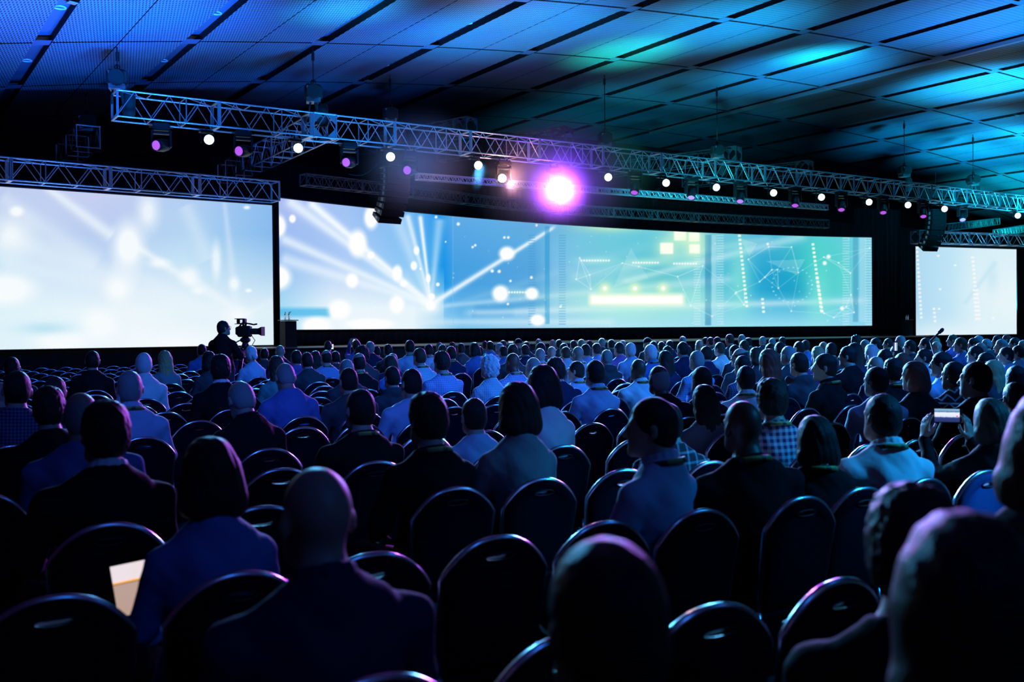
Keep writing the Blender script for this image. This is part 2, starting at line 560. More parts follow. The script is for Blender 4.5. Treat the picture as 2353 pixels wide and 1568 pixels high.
def figure(name, sex='m', yaw=0.0, pitch=0.0, fwd=0.0, wide=1.0, arms='lap', h=.0115, wrists=None, hood=False, hands=None):
    """seated (or standing) figure facing +Y; returns its meshes and the head matrix"""
    sw = (.182 if sex == 'm' else .158) * wide
    stand = arms == 'stand'
    dz = .37 if stand else 0.0                     # standing: the trunk is this much higher
    S = lambda x, y, z: np.array([x, y, z + dz])
    nb = S(0, -.035 + fwd * .75, 1.085 - abs(fwd) * .15)         # neck base
    hc = S(0, .015 + fwd * 1.25, 1.235 - abs(fwd) * .35)
    Rm = rotz(yaw) @ rotx(pitch)
    chest = S(0, -.03 + fwd * .45, .90); belly = S(0, .0, .70)
    shs = [S(sx * sw, -.02 + fwd * .65, 0.972 - abs(fwd) * .12) for sx in (-1, 1)]
    if wrists is None:
        if stand:
            els = [S(-.27, .02, .74), S(.25, .10, .78)]; wr = [S(-.25, .22, .62), S(.17, .34, .84)]
        elif arms == 'fold':
            els = [S(sx * (sw + .06), .10, .76) for sx in (-1, 1)]; wr = [S(sx * -.05, .24 + .02 * sx, .80) for sx in (-1, 1)]
        else:
            els = [S(sx * (sw + .055), .05 + fwd * .3, .755) for sx in (-1, 1)]; wr = [S(sx * .125, .30, .655) for sx in (-1, 1)]
    else:
        wr = [np.array(w, float) for w in wrists]
        els = []
        for i, sx in enumerate((-1, 1)):
            mid = (shs[i] + wr[i]) / 2
            L = np.linalg.norm(wr[i] - shs[i])
            hgt = math.sqrt(max(.28 ** 2 - (L / 2) ** 2, .0004))
            ax = (wr[i] - shs[i]) / L
            out = np.array([sx * .28, -.1, -1.0]); out -= ax * (out @ ax); out /= np.linalg.norm(out)
            els.append(mid + out * hgt)
    if stand:
        hips = [S(sx * .09, .0, .56) for sx in (-1, 1)]; kn = [np.array([sx * .11, .03, .50]) for sx in (-1, 1)]; an = [np.array([sx * .12, -.02, .09]) for sx in (-1, 1)]
    else:
        hips = [S(sx * .09, .03, .555) for sx in (-1, 1)]; kn = [S(sx * .125, .45, .545) for sx in (-1, 1)]; an = [S(sx * .13, .43, .09) for sx in (-1, 1)]
    pts = np.array(list(shs) + els + wr + kn + an + [hc, nb])
    lo = np.minimum(pts.min(0) - .16, [-.32, -.24, 0]); hi = np.maximum(pts.max(0) + .16, [.32, .62 if not stand else .3, 0]); lo[2] = 0

    # skin: one continuous surface from head to feet
    B = Body(lo, hi, h)
    g = -.016
    B.ell(chest, (.150 * wide, .105, .19), None, .05, grow=g); B.ell(belly, (.140 * wide, .11, .17), None, .05, grow=g)
    B.cap(S(-.07, 0, .57), S(.07, 0, .57), .105, k=.05)
    B.cap(nb + (0, 0, -.05), hc + Rm @ np.array([0, -.022, -.045]), .058 if sex == 'm' else .048, .054 if sex == 'm' else .046, .03)
    head_prims(B, hc, Rm, h)
    for i, sx in enumerate((-1, 1)):
        B.cap(nb + (sx * .02, -.01, .0), shs[i], .040, .042, .05)
        B.cap(shs[i], els[i], .046, .036, .03); B.cap(els[i], wr[i], .038, .026, .02)
        B.cap(hips[i], kn[i], .075, .052, .03); B.cap(kn[i], an[i], .050, .036, .02)
        B.cap(an[i] + (0, -.02, -.03), an[i] + (sx * .01, .15, -.06), .038, .028, .02)
        fd = wr[i] - els[i]; fd /= np.linalg.norm(fd)
        if hands and hands[i]:
            hand_prims(B, wr[i], *hands[i])
        else:
            hand_prims(B, wr[i], fd * .7 + np.array([-sx * .25, .45, -.1]), (0, .1, -1), (-sx, 0, 0), (.25, .35), .05, .4)
    B.keep(lambda X, Y, Z: -(Z - .012) + 0 * X + 0 * Y)
    out = {'body': B.mesh(name + '_body'), 'head': Matrix.Translation(Vector(hc)) @ Matrix(Rm.tolist()).to_4x4(), 'hc': hc, 'nb': nb}

    # top garment
    lo2 = lo.copy(); lo2[2] = .40 + dz * .8
    C = Body(lo2, hi, h)
    C.ell(chest, (.160 * wide, .122, .20), None, .05); C.ell(belly, (.155 * wide, .130, .18), None, .05)
    if sex == 'f':
        for sx in (-1, 1):
            C.ell(chest + (sx * .065, .085, .0), (.06, .055, .065), None, .04)
    C.cap(S(-.075, 0, .575), S(.075, 0, .575), .115, k=.05)
    for i, sx in enumerate((-1, 1)):
        C.cap(nb + (sx * .015, -.012, -.005), shs[i] + (-sx * .02, 0, .0), .062 if sex == 'm' else .050, .060 if sex == 'm' else .050, .06)
        C.cap(shs[i], els[i], .064 if sex == 'm' else .054, .052 if sex == 'm' else .044, .035)
        C.cap(els[i], els[i] + (wr[i] - els[i]) * .93, .053 if sex == 'm' else .045, .038, .03)
    if hood:
        for a in np.linspace(PI * .95, PI * 2.05, 9):
            C.ell(nb + (.105 * math.cos(a), .06 + .12 * math.sin(a), .0), (.045, .045, .05), None, .04)
    nbz = nb[2]
    C.keep(lambda X, Y, Z: np.where((np.abs(X) < .13) & (np.abs(Y - nb[1]) < .15) & (Z > nbz), Z - (nbz + .028 - (Y - nb[1]) * .35), -1.0))
    C.keep(lambda X, Y, Z: ((.54 + dz) - Z) + 0 * X + 0 * Y)
    C.warp(bumps(.0035, 21, 3)); C.warp(bumps(.0022, 47, 5))
    out['shirt'] = C.mesh(name + '_shirt')

    # trousers and shoes
    lo3, hi3 = lo.copy(), hi.copy(); hi3[2] = .72 + dz
    T = Body(lo3, hi3, h * 1.25)
    T.cap(S(-.075, 0, .57), S(.075, 0, .57), .112, k=.05)
    for i, sx in enumerate((-1, 1)):
        T.cap(hips[i], kn[i], .092, .068, .03); T.cap(kn[i], an[i] + (0, 0, .0), .066, .056, .02)
        T.cap(an[i] + (0, -.03, -.035), an[i] + (sx * .012, .16, -.05), .048, .036, .008)
    T.keep(lambda X, Y, Z: (Z - (.60 + dz)) + 0 * X + 0 * Y); T.keep(lambda X, Y, Z: -(Z - .004) + 0 * X + 0 * Y)
    me = T.mesh(name + '_trousers')
    z = np.zeros(len(me.vertices) * 3); me.vertices.foreach_get('co', z); z = z.reshape(-1, 3)[:, 2]
    lv = np.zeros(len(me.loops), np.int32); me.loops.foreach_get('vertex_index', lv)
    me.materials.append(M['trouser']); me.materials.append(M['shoe'])
    me.polygons.foreach_set('material_index', (z[lv.reshape(-1, 4)].mean(1) < .105).astype(np.int32))
    out['trousers'] = me

    # collar ring and lanyard ribbon round the neck
    K = Body(nb - .14, nb + .14, .008)
    for j in range(14):
        a, b2 = 2 * PI * j / 14, 2 * PI * (j + 1) / 14
        P = lambda q, z, r: nb + np.array([r * math.cos(q), .012 + r * 1.02 * math.sin(q), z - .35 * (.012 + r * math.sin(q))])
        K.cap(P(a, .022, .070), P(b2, .022, .070), .010, k=.012); K.cap(P(a, .042, .064), P(b2, .042, .064), .008, k=.012)
    out['collar'] = K.mesh(name + '_collar')
    vs, fs = [], []
    N = 22
    for j in range(N + 1):
        u = j / N
        if u < .25:
            q = u / .25; c = np.array([-.05 - .042 * q, .125 - .105 * q, -.30 + .305 * q])
        elif u > .75:
            q = (1 - u) / .25; c = np.array([.05 + .042 * q, .125 - .105 * q, -.30 + .305 * q])
        else:
            q = (u - .25) / .5; a = PI + PI * q
            c = np.array([.092 * math.cos(a), .02 + .112 * math.sin(a), .005 + .024 * math.sin(PI * q)])
        dn = np.array([c[0], c[1] - .03, 0]); dn /= np.linalg.norm(dn) + 1e-9
        for (du, dr) in ((.011, 0), (.011, .004), (-.011, .012), (-.011, .008)):
            vs.append(nb + c + np.array([0, 0, du]) + dn * dr)
    for j in range(N):
        for k in range(4):
            l = (k + 1) % 4
            fs.append((j * 4 + k, j * 4 + l, (j + 1) * 4 + l, (j + 1) * 4 + k))
    mb = MB(); mb.add(vs, fs, True)
    out['lanyard'] = mb.mesh(name + '_lanyard', (M['lanyard'],))
    for k in ('body', 'shirt', 'collar'):
        out[k].materials.append(M['skin'])
    return out


def hair_mesh(style):
    h = .0075
    B = Body((-.17, -.22, -.40), (.17, .16, .20), h)
    face = lambda a, b: (lambda X, Y, Z: (Y - a) - b * (Z - .03) + 0 * X)
    nape = lambda z0, sl: (lambda X, Y, Z: (z0 - Z) + np.maximum(0, Y + .02) * sl + 0 * X)
    if style in 'SRT':
        g = {'S': 0, 'R': -.004, 'T': .010}[style]
        B.ell((0, -.012, .024), (.081 + g, .100 + g, .102 + g)); B.ell((0, -.045, -.03), (.070 + g * .6, .062 + g * .6, .07), None, .03)
        if style == 'T':
            B.ell((0, .005, .085), (.070, .080, .045), None, .03)
        B.keep(face(.060, .45)); B.keep(nape(-.083, 1.3))
        B.warp(bumps(.0012 if style != 'T' else .003, 120, 1))
        if style == 'R':
            B.keep(lambda X, Y, Z: Z - .052 + .35 * (Y + .03) + 0 * X)
    elif style == 'C':
        B.ell((0, -.015, .028), (.100, .115, .118)); B.ell((0, -.05, -.03), (.092, .075, .09), None, .03)
        B.keep(face(.045, .6)); B.keep(nape(-.10, 1.2)); B.warp(bumps(.008, 85, 2))
    elif style in 'LO':
        low = -.27 if style == 'L' else -.145
        B.ell((0, -.012, .024), (.089, .106, .108)); B.ell((0, -.045, -.05), (.096, .075, .11), None, .04)
        if style == 'L':
            B.cap((-.045, -.06, -.10), (-.055, -.085, -.25), .055, .045, .04); B.cap((.045, -.06, -.10), (.055, -.085, -.25), .055, .045, .04)
            B.cap((0, -.07, -.10), (0, -.095, -.27), .055, .045, .04)
        else:
            B.cap((-.04, -.045, -.08), (.04, -.045, -.08), .07, k=.04)
        B.keep(face(.062, .45)); B.keep(lambda X, Y, Z: (low - Z) + .25 * np.abs(X) + 0 * Y)
        B.warp(lambda X, Y, Z: .0016 * np.sin(190 * X + 60 * Y + 4 * np.sin(9 * Z)) + 0 * Z); B.warp(bumps(.003, 24, 4))
    elif style == 'U':
        B.ell((0, -.012, .024), (.084, .102, .104)); B.ell((0, -.045, -.03), (.072, .064, .07), None, .03)
        B.ell((.012, -.115, -.035), (.042, .038, .042), None, .012)
        B.keep(face(.052, .5)); B.keep(nape(-.083, 1.3)); B.warp(bumps(.003, 80, 6))
    elif style == 'K':                                                   # knitted / peaked cap
        B.ell((0, -.008, .040), (.090, .108, .096)); B.keep(lambda X, Y, Z: (.012 - Z) - .1 * Y + 0 * X)
        B.cap((-.045, .095, .040), (.045, .095, .040), .016, k=.02); B.cap((-.035, .135, .034), (.035, .135, .034), .012, k=.03)
    return B.mesh('hair_' + style)


FIG, HAIRM = {}, {}


def get_fig(k):
    if k not in FIG:
        kw = {'m': {}, 'f': dict(sex='f'), 'w': dict(wide=1.16), 'h': dict(fwd=.10, pitch=-.45), 'l': dict(yaw=.55), 'g': dict(sex='f', yaw=.5),
              'd': dict(hood=True), 'a': dict(arms='fold'), 'r': dict(yaw=-.35)}[k]
        FIG[k] = figure('seated_' + k, **kw)
    return FIG[k]


def get_hair(s):
    if s not in HAIRM:
        HAIRM[s] = hair_mesh(s)
    return HAIRM[s]


def slot(o, *ms):
    for i, m in enumerate(ms):
        o.material_slots[i].link = 'OBJECT'; o.material_slots[i].material = m
    return o


def make_person(fig, hair, hcol, top, flags, mw, jitter=0.0):
    """body (one continuous mesh) with hair and clothing as its children"""
    body = slot(new_obj('person', fig['body'], None, None, mw), M['skink'] if 'k' in flags else M['skin'])
    slot(new_obj('shirt', fig['shirt'], None, body), TOP[top])
    if 'x' not in flags:                                    # far rows: seat and legs are out of sight but still clothed
        new_obj('trousers', fig['trousers'], None, body)
    if 'c' in flags:
        cm = TOP['WH'] if 'v' in flags else TOP[top]
        slot(new_obj('collar', fig['collar'], None, body), cm)
    if 'y' in flags:
        new_obj('lanyard', fig['lanyard'], None, body)
    if hair != 'B':
        ho = new_obj('cap' if hair == 'K' else 'hair', get_hair(hair).copy() if False else get_hair(hair), None, body)
        if not ho.data.materials:
            ho.data.materials.append(M['skin'])
        slot(ho, HAIR[hcol] if hair != 'K' else TOP['BK'])
        ho.matrix_local = fig['head']
    if 'G' in flags:
        mb = MB()
        for sx in (-1, 1):
            mb.tube([(sx * .034 + .024 * math.cos(t), .098, .003 + .019 * math.sin(t)) for t in np.linspace(0, 2 * PI, 14)[:-1]], .0022, 5, True)
            mb.tube([(sx * .058, .096, .008), (sx * .083, .02, .010), (sx * .086, -.02, .0)], .0022, 5)
        mb.tube([(-.010, .100, .006), (.010, .100, .006)], .0022, 5)
        go = mb.obj('glasses', M['blackmetal'], body); go.matrix_local = fig['head']
    return body


# x, top y, head width (photo pixels), hair style, hair colour, garment, flags, figure, note
# hair: S short T thick B bald R balding C curly L long O bob U bun K cap; flags: k dark skin, y lanyard, c collar, v white collar, G glasses, t<deg> turn
P = """
27 822 38 S d DG - m|seated at the left edge of the picture before the left screen
38 855 62 S d CD - w|with purple rim light at the left edge of the picture
125 868 50 S n DG - m|bending behind the dark-haired heads at left
112 896 70 T d BK - m|between the checked shirt and the blue shirt at left
186 903 84 R g BL - w|behind the black-suited man at left, purple lit crown
240 932 112 T d BK cv w|big dark back in the left foreground
2 880 40 B d DG - m|cut by the left edge of the picture
212 808 34 S d BK G m|sitting alone among empty chairs at left
329 813 38 S w WH c m|sitting alone among empty chairs left of the camera operator
298 855 58 S g LB cy m|big pale back among the empty chairs at left
378 808 28 L b GR - f|below the lower edge of the left screen
463 792 22 S d BL - m|beside the camera operator
479 809 30 O d DG - f|in front of the camera operator
541 799 22 S d NV - m|just right of the camera operator
557 797 19 S d BK - m|below the video camera
576 797 26 U w LB - f|below the video camera
607 801 20 S d DG - m|left of the lectern
643 794 22 B d NV y m|in front of the lectern
680 806 25 S d PU d d|right of the lectern
634 820 32 L n TL - f|among the empty chairs below the lectern
506 820 47 T d BK cv m|among the empty chairs below the camera operator
655 836 46 R g BL - h|bending forward with head down
553 878 62 R g BK c h|hunched among the empty chairs
705 811 27 S d DG - m|right of the lectern
724 808 24 L d DG - f|right of the lectern
749 805 27 R d CB y w|below the left part of the wide screen
754 784 18 S n DG t-20 m|holding up a small phone
770 808 20 S d DG - m|below the left part of the wide screen
831 799 30 C d DG - m|below the hanging speaker array
824 812 32 R d BK y m|below the hanging speaker array
796 828 36 S g DG - m|below the hanging speaker array
800 848 42 S d DG r w|with purple lit shoulders
850 786 21 S g NV - m|below the hanging speaker array
865 796 18 S d DG - m|holding up a small phone
891 792 20 S d DG y m|below the hanging speaker array
901 812 24 B d NV - m|below the hanging speaker array
896 819 30 L n BL - f|below the hanging speaker array
900 844 40 S d DG d d|in a hooded jacket
941 783 23 S d LB y m|sitting tall in the front rows
963 801 30 S n CW y m|brightly lit from the screen
984 792 20 S d LB y m|below the burst of beams on the screen
1014 811 35 T d CB y w|below the burst of beams on the screen
944 850 52 S d LB - w|below the burst of beams on the screen
826 898 74 S d BK y w|large dark back with pale lanyard
981 912 70 T d BK y m|spiky hair, left of the blue-grey shirt
1088 918 68 S d LB - m|right of the spiky-haired head
1009 788 16 S g DG - m|near the stage
1016 793 20 S n LB - m|near the stage
1039 787 17 S n DG - m|near the stage
1036 797 24 S d NV y m|below the burst of beams on the screen
1059 790 19 S d DG - m|near the stage
1089 789 22 O d BL - f|near the stage
1101 797 18 S d NV cv m|near the stage
1114 785 14 S d TL - m|near the stage
1125 785 17 S d BL - m|near the stage
1147 789 20 S g LB - m|near the stage
1155 783 16 S n DG - m|holding up a small phone
1156 796 18 S d BL - m|near the stage
1177 792 26 S n DG - m|below the warm spotlight
1206 793 20 S d NV - m|below the warm spotlight
1123 821 38 C w CW - f|seen against the dark seats
1177 812 36 B d CB ky m|large checked back
1224 822 33 R g LB - m|right of the large checked back
1186 883 64 O d GR - f|bushy hair, left of the cross-strap
1237 779 15 B d DG - m|near the stage
1241 789 23 S d DG - m|below the violet spotlight
1240 801 21 R g LB cy m|below the violet spotlight
1191 780 16 K d DG - m|near the stage
1209 786 17 S d DG - m|near the stage
1245 843 62 O d WH - f|with a dark strap across the back
1276 826 42 T d NV - w|right of the cross-strap
1323 832 38 S d LB ycl l|head turned left
1366 830 43 S d LB yc m|with raised collar
1466 826 37 B d WH kcy w|with raised collar
1513 841 47 R g BK k w|broad dark shoulders
1611 845 41 S d BK - m|behind the long-haired head
1617 888 64 L d GR - f|seen below the dark short-haired head
1600 808 32 S g CB - m|turned slightly to the left
1713 843 47 S d WH cy m|behind the bald dark head
1772 878 72 T d PL y m|leaning to the left
1705 922 96 B d BK ky w|large bald head in the right middle
1495 919 122 S d LB cyt28 l|showing the face in profile to the left
1535 945 80 S d PD - m|partly hidden behind the profile face
1494 793 27 S w BL cy m|below the bright bar on the screen
1448 789 22 S w LB - m|below the bright bar on the screen
1422 788 23 S d PU - m|below the bright bar on the screen
1393 804 27 R g DG - d|scarf round the neck
1370 790 21 S d CB - m|below the bright bar on the screen
1327 797 26 B d CW y m|brightly lit head
1345 792 22 S d CB - m|below the green part of the screen
1299 798 22 S n CW c m|below the green part of the screen
1267 797 22 B d DG - m|below the violet spotlight
1295 790 21 S d DG - m|below the green part of the screen
1335 780 17 B d DG - m|near the stage
1354 783 15 S d DG - m|near the stage
1382 778 16 S g DG - m|near the stage
1404 781 16 S d DG - m|near the stage
1317 783 16 S d DG - m|near the stage
1284 781 16 S d DG - m|near the stage
1269 781 14 B d DG - m|near the stage
1430 783 14 S g DG - m|near the stage
1487 778 17 K d DG - m|near the stage
1501 785 18 S d DG - m|near the stage
1519 786 17 S d DG - m|near the stage
1538 783 16 S d NV - m|near the stage
1568 774 15 S g DG - m|near the stage
1568 787 25 S d NV - m|below the right half of the wide screen
1577 795 24 S d BL cy m|below the right half of the wide screen
1606 782 18 B d DG - m|near the stage
1620 776 14 S d DG - m|near the stage
1632 776 16 S d DG - m|near the stage
1647 775 16 S d DG - m|near the stage
1676 769 18 S n DG - m|near the stage
1704 770 16 S g DG - m|near the stage
1719 777 16 S d DG - m|near the stage
1752 774 15 S g DG - m|near the stage
1653 788 23 S n WH - m|below the right half of the wide screen
1621 797 26 S d NV - m|below the right half of the wide screen
1687 794 22 S d DG - m|below the right half of the wide screen
1699 801 30 R d DG G l|looking to the left
1709 783 20 S d DG - m|below the right half of the wide screen
1705 819 33 S d CD - m|below the right half of the wide screen
1737 800 28 O n DG - f|below the right half of the wide screen
1765 805 38 L r BK - f|below the right half of the wide screen
1528 808 26 L d NV - f|below the right half of the wide screen
1533 796 22 S d DG - m|below the right half of the wide screen
1769 790 20 S d DG - m|below the right half of the wide screen
1791 787 22 S d DG y m|below the right half of the wide screen
1774 778 15 S g DG - m|near the stage
1797 775 14 S d DG - m|near the stage
1810 797 29 S g DG - m|below the right end of the wide screen
1835 812 36 S d DG d d|in a padded hooded coat
1835 786 24 S d LB - m|below the right end of the wide screen
1850 783 19 S d BL - m|below the right end of the wide screen
1878 798 25 L b PU - f|below the right end of the wide screen
1891 786 19 B d DG - m|below the right end of the wide screen
1909 789 25 S d DG - m|below the right end of the wide screen
1894 815 43 S d BK cy l|dark vest with a pale sleeve
1947 797 36 S d BK l l|in a suit, head turned left
1966 773 20 C d NV - m|right of the wide screen
1962 790 33 L d NV - f|right of the wide screen
2001 793 26 L w DG - f|right of the wide screen
2011 820 36 B g NV G m|right of the wide screen
2032 804 29 S d NV - m|right of the wide screen
2068 773 21 S g DG - m|beside the glowing upright phone
2058 795 22 S d DG - m|holding up a glowing phone
2011 778 23 S d DG - l|right of the wide screen
1987 782 19 S g DG - l|right of the wide screen
2040 779 20 S d DG - l|right of the wide screen
2090 783 23 S d DG - l|left of the microphone
2126 778 24 S d NV - l|left of the microphone
2151 785 20 B g GR - l|behind the microphone
2148 776 17 S b DG - l|behind the microphone
2122 803 32 S d LB c l|below the microphone
2162 811 37 S d LB Gc l|showing the face with glasses in profile
2100 834 49 O r BK - g|below the microphone
2052 828 45 T d BK y m|in front of the bald head with glasses
2072 813 34 S r DG - m|left of the microphone
2188 770 19 S n PU - l|below the right screen
2206 777 25 S n BL - l|below the right screen
2236 778 23 S d LB - l|below the right screen
2248 772 18 S g DG - l|below the right screen
2240 796 28 S d LB - l|below the right screen
2252 788 22 R g DG - l|below the right screen
2266 780 22 S g DG - l|below the right screen
2291 772 20 S d DG - l|below the right screen
2300 781 25 S g DG - l|below the right screen
2312 770 17 S r PU - l|below the right screen
2331 777 24 S d DG - l|below the right screen
2351 783 22 S g DG - l|cut by the right edge of the picture
2310 799 28 S d LB - l|below the right screen
2338 795 27 S d LB - l|below the right screen
2263 812 37 S d DG G l|below the right screen
2190 834 47 S d PT k l|in front of the raised phone
2240 834 47 S d BK - l|right of the zigzag sweater
2281 830 45 L b DG - g|right of the zigzag sweater
2012 846 54 S d LB - l|behind the white-shirted back
2026 909 90 S d WH cy w|large bright back in the right middle
2333 842 46 S d BK - m|cut by the right edge of the picture
1872 962 88 O d BK vcy w|dark head with pale collar, between plaid and white shirts
2330 893 60 S d BK - m|dark shape at the right edge of the picture
818 782 19 S n BL - m|arms raised to hold up a phone
2275 919 105 O n BK - f|holding a phone in both hands
2418 908 190 O n DG t-60 m|cut by the right edge of the picture
480 1013 140 O d BL - f|holding a lit tablet in the left foreground
725 1076 182 B d NV c w|large bald head in the foreground
1390 1250 300 S d BK - w|nearest head, at the bottom of the picture
2225 1194 290 L d BK t-55 f|dark head in the lower right corner
2098 1136 195 T d BK t-55 m|dark head in front of the blue chair backs
"""
# ------------------------------------------------------------------ chairs
ROWROT = -0.037
ROW0, PITCHR, SEATX0, SEATP = 1.90, 1.03, 0.90, 0.46


def row_y(k, x):
    return ROW0 + PITCHR * k + ROWROT * (x - SEATX0)


def back_outline(n=26, w=.205, zs=.812, zt=.935, zb=.47):
    pts = []
    for i in range(6):
        pts.append((-w * (.90 + .10 * i / 5), zb + (zs - zb) * i / 5))
    for i in range(1, n):
        x = -1 + 2 * i / n
        pts.append((w * x * (1 - .0), zs + (zt - zs) * (1 - abs(x) ** 2.3) ** .92))
    for i in range(6):
        pts.append((w * (1 - .10 * i / 5), zs - (zs - zb) * i / 5))
    return pts


def tilt(x, y, z):                                    # the back leans away from the sitter
    return (x, y - max(0, z - .47) * .16 + .03, z)


def mesh_backrest(mats):
    mb = MB()
    o = back_outline()
    n = len(o)
    hole = []
    for i in range(n):                                # the hand hole, one point per outline point, matched by angle
        a = math.atan2(o[i][1] - .86, o[i][0])
        hole.append((.055 * math.cos(a), .876 + .011 * math.sin(a)))
    rings = []
    for (yy, sc) in ((-.018, .955), (-.026, .90), (-.028, .80)):
        rings.append([tilt(p[0] * sc, yy, .72 + (p[1] - .72) * sc) for p in o])
    rings.append([tilt(p[0], -.028, p[1]) for p in hole]); rings.append([tilt(p[0], .022, p[1]) for p in hole])
    for (yy, sc) in ((.030, .80), (.028, .90), (.018, .955)):
        rings.append([tilt(p[0] * sc, yy, .72 + (p[1] - .72) * sc) for p in o])
    vs = [v for r in rings for v in r]
    fs = []
    R = len(rings)
    for r in range(R):
        for i in range(n):
            j = (i + 1) % n
            fs.append((r * n + i, r * n + j, ((r + 1) % R) * n + j, ((r + 1) % R) * n + i))
    mb.add(vs, fs, True)
    return mb


def chair_parts():
    seat = MB(); seat.box((0, .235, .445), (.43, .42, .075), None, .03)
    frame = MB()
    path = [tilt(p[0], 0, p[1]) for p in back_outline()]
    frame.tube(path, .012, 8)
    hr = MB()
    hr.tube([tilt(.056 * math.cos(t), -.029, .876 + .0125 * math.sin(t)) for t in np.linspace(0, 2 * PI, 21)[:-1]], .004, 6, True)
    legs = []
    for sx in (-1, 1):
        l = MB(); l.tube([tilt(sx * .185, 0, .47), (sx * .19, .02, .40), (sx * .205, -.05, .012)], .0115, 8); l.cyl((sx * .205, -.05, 0), (sx * .205, -.05, .02), .014); legs.append(l)
        l = MB(); l.tube([(sx * .19, .06, .40), (sx * .195, .40, .40), (sx * .20, .43, .012)], .0115, 8); l.cyl((sx * .20, .43, 0), (sx * .20, .43, .02), .014); legs.append(l)
    return mesh_backrest(None), seat, frame, hr, legs


_b, _s, _f, _h, _l = chair_parts()
CH = {'backrest': _b.mesh('chair_backrest', (M['chairfab'],)), 'seat': _s.mesh('chair_seat', (M['chairfab'],)), 'back_frame': _f.mesh('chair_frame', (M['chairmetal'],)),
      'hand_hole_rim': _h.mesh('chair_rim', (M['blackmetal'],)), 'leg': [l.mesh('chair_leg', (M['chairmetal'],)) for l in _l]}
_w = MB()                                              # the same chair as one mesh for the far rows
_w.m = 0
for part, mi in ((_b, 0), (_s, 0), (_f, 1), (_h, 0), (_l[0], 1), (_l[1], 1), (_l[2], 1), (_l[3], 1)):
    _w.m = mi
    base = len(_w.v)
    for vs in (part.v,):
        _w.v += vs
    for f, sm in zip(part.f, part.sm):
        _w.f.append([i + base for i in f]); _w.mi.append(mi); _w.sm.append(sm)
CH['whole'] = _w.mesh('banquet_chair', (M['chairfab'], M['chairmetal']))


def build_chair(x, y, rz, near, fabric=None):
    if not near:
        o = new_obj('banquet_chair', CH['whole']); o.location = (x, y, 0); o.rotation_euler = (0, 0, rz)
        return o
    r = empty('banquet_chair', (x, y, 0), rz)
    bk = new_obj('backrest', CH['backrest'], None, r); new_obj('hand_hole_rim', CH['hand_hole_rim'], None, bk)
    st = new_obj('seat', CH['seat'], None, r)
    if fabric:
        slot(bk, fabric); slot(st, fabric)
    new_obj('back_frame', CH['back_frame'], None, r)
    for l in CH['leg']:
        new_obj('leg', l, None, r)
    return r


# ------------------------------------------------------------------ seat every person of the list
people, seats = [], []
KOV = {(2275, 919): 1, (2225, 1194): -1.3, (2098, 1136): -.88, (2418, 908): -.8}
for line in P.strip().splitlines():
    data, note = line.split('|')
    x, yt, w, hs, hc_, top, fl, fg = data.split()
    people.append(dict(x=float(x), yt=float(yt), w=float(w), hair=hs, hcol=hc_, top=top, fl=fl, fig=fg, note=note))
people.sort(key=lambda p: -p['w'])
for p in people:
    best = None
    r = ray(p['x'], p['yt'])
    for k in ([KOV[(p['x'], p['yt'])]] if (p['x'], p['yt']) in KOV else range(-1, 25)):
        yh = ROW0 + PITCHR * k + .225
        s = (yh - ROWROT * SEATX0) / (r[1] - ROWROT * r[0])
        pt = CAM + r * s
        fwd = FIG_F = {'h': .125}.get(p['fig'], 0)
        zt = pt[2]
        cost = ((zt - 1.355) / .075) ** 2 + (math.log(FPX * .172 / s / p['w']) / .16) ** 2
        for q in seats:
            if q['k'] == k and abs(q['X'] - pt[0]) < .43:
                cost += 6 * (1 - abs(q['X'] - pt[0]) / .43) + 2
            if q['k'] == k and abs(q['X'] - pt[0]) < .28:
                cost += 40
        if best is None or cost < best[0]:
            best = (cost, k, pt, s)
    _, k, pt, s = best
    p.update(k=k, X=pt[0], top_pt=pt, d=s)
    seats.append(p)

LMARK = []


def place_person(p, fig=None, turn=None):
    fig = fig or get_fig(p['fig'])
    zt = p['top_pt'][2]
    top = fig['hc'][2] + HEADTOP * .97
    sc = max(.91, min(1.10, zt / top))
    tz = ROWROT + math.radians(rng.uniform(-9, 9) if p['d'] > 3.5 else 0)
    mt = [f for f in [p['fl']] if 't' in f]
    if turn is not None:
        tz = turn
    elif mt:
        tz += math.radians(float(p['fl'].split('t')[1]))
    elif p['w'] > 44 and p['x'] > 1250 and p['d'] > 0:
        r_ = p['top_pt'] - CAM
        tz -= .55 * max(0, math.atan2(r_[0], r_[1]) - .25)
    lean = math.radians(rng.uniform(-3.0, 3.0))
    Rm = rotz(tz) @ roty(lean)
    hoff = sc * (Rm @ fig['hc'])
    zoff = min(0.0, zt - sc * top) if zt < sc * top else 0.0
    loc = np.array([p['top_pt'][0] - hoff[0], p['top_pt'][1] - hoff[1], zoff * 0.0])
    mw = Matrix.Translation(Vector(loc)) @ Matrix((Rm * sc).tolist()).to_4x4()
    fl = p['fl'].split('t')[0]
    o = make_person(fig, p['hair'], p['hcol'], p['top'], fl, mw)
    p['obj'], p['mw'], p['sc'] = o, mw, sc
    return o


HN = {'S': 'short', 'T': 'thick', 'C': 'curly', 'L': 'long', 'O': 'chin-length', 'U': 'tied-up'}
HCN = {'d': 'dark', 'n': 'brown', 'g': 'grey', 'w': 'white', 'b': 'blond', 'r': 'reddish'}


def look(p):
    h = {'B': 'bald head', 'R': 'balding ' + HCN[p['hcol']] + ' head', 'K': 'dark cap'}.get(p['hair']) or HN[p['hair']] + ' ' + HCN[p['hcol']] + ' hair'
    return h


SPECIAL = ('tablet', 'raised phone')
LADY = [p for p in people if p['x'] == 2275 and p['yt'] == 919]
# ------------------------------------------------------------------ room shell
X0, X1, Y0, Y1 = -6.0, 76.0, -12.0, 47.0
BX0, BP = 0.35, 4.205                                   # ceiling channels run along Y at BX0 + BP*k


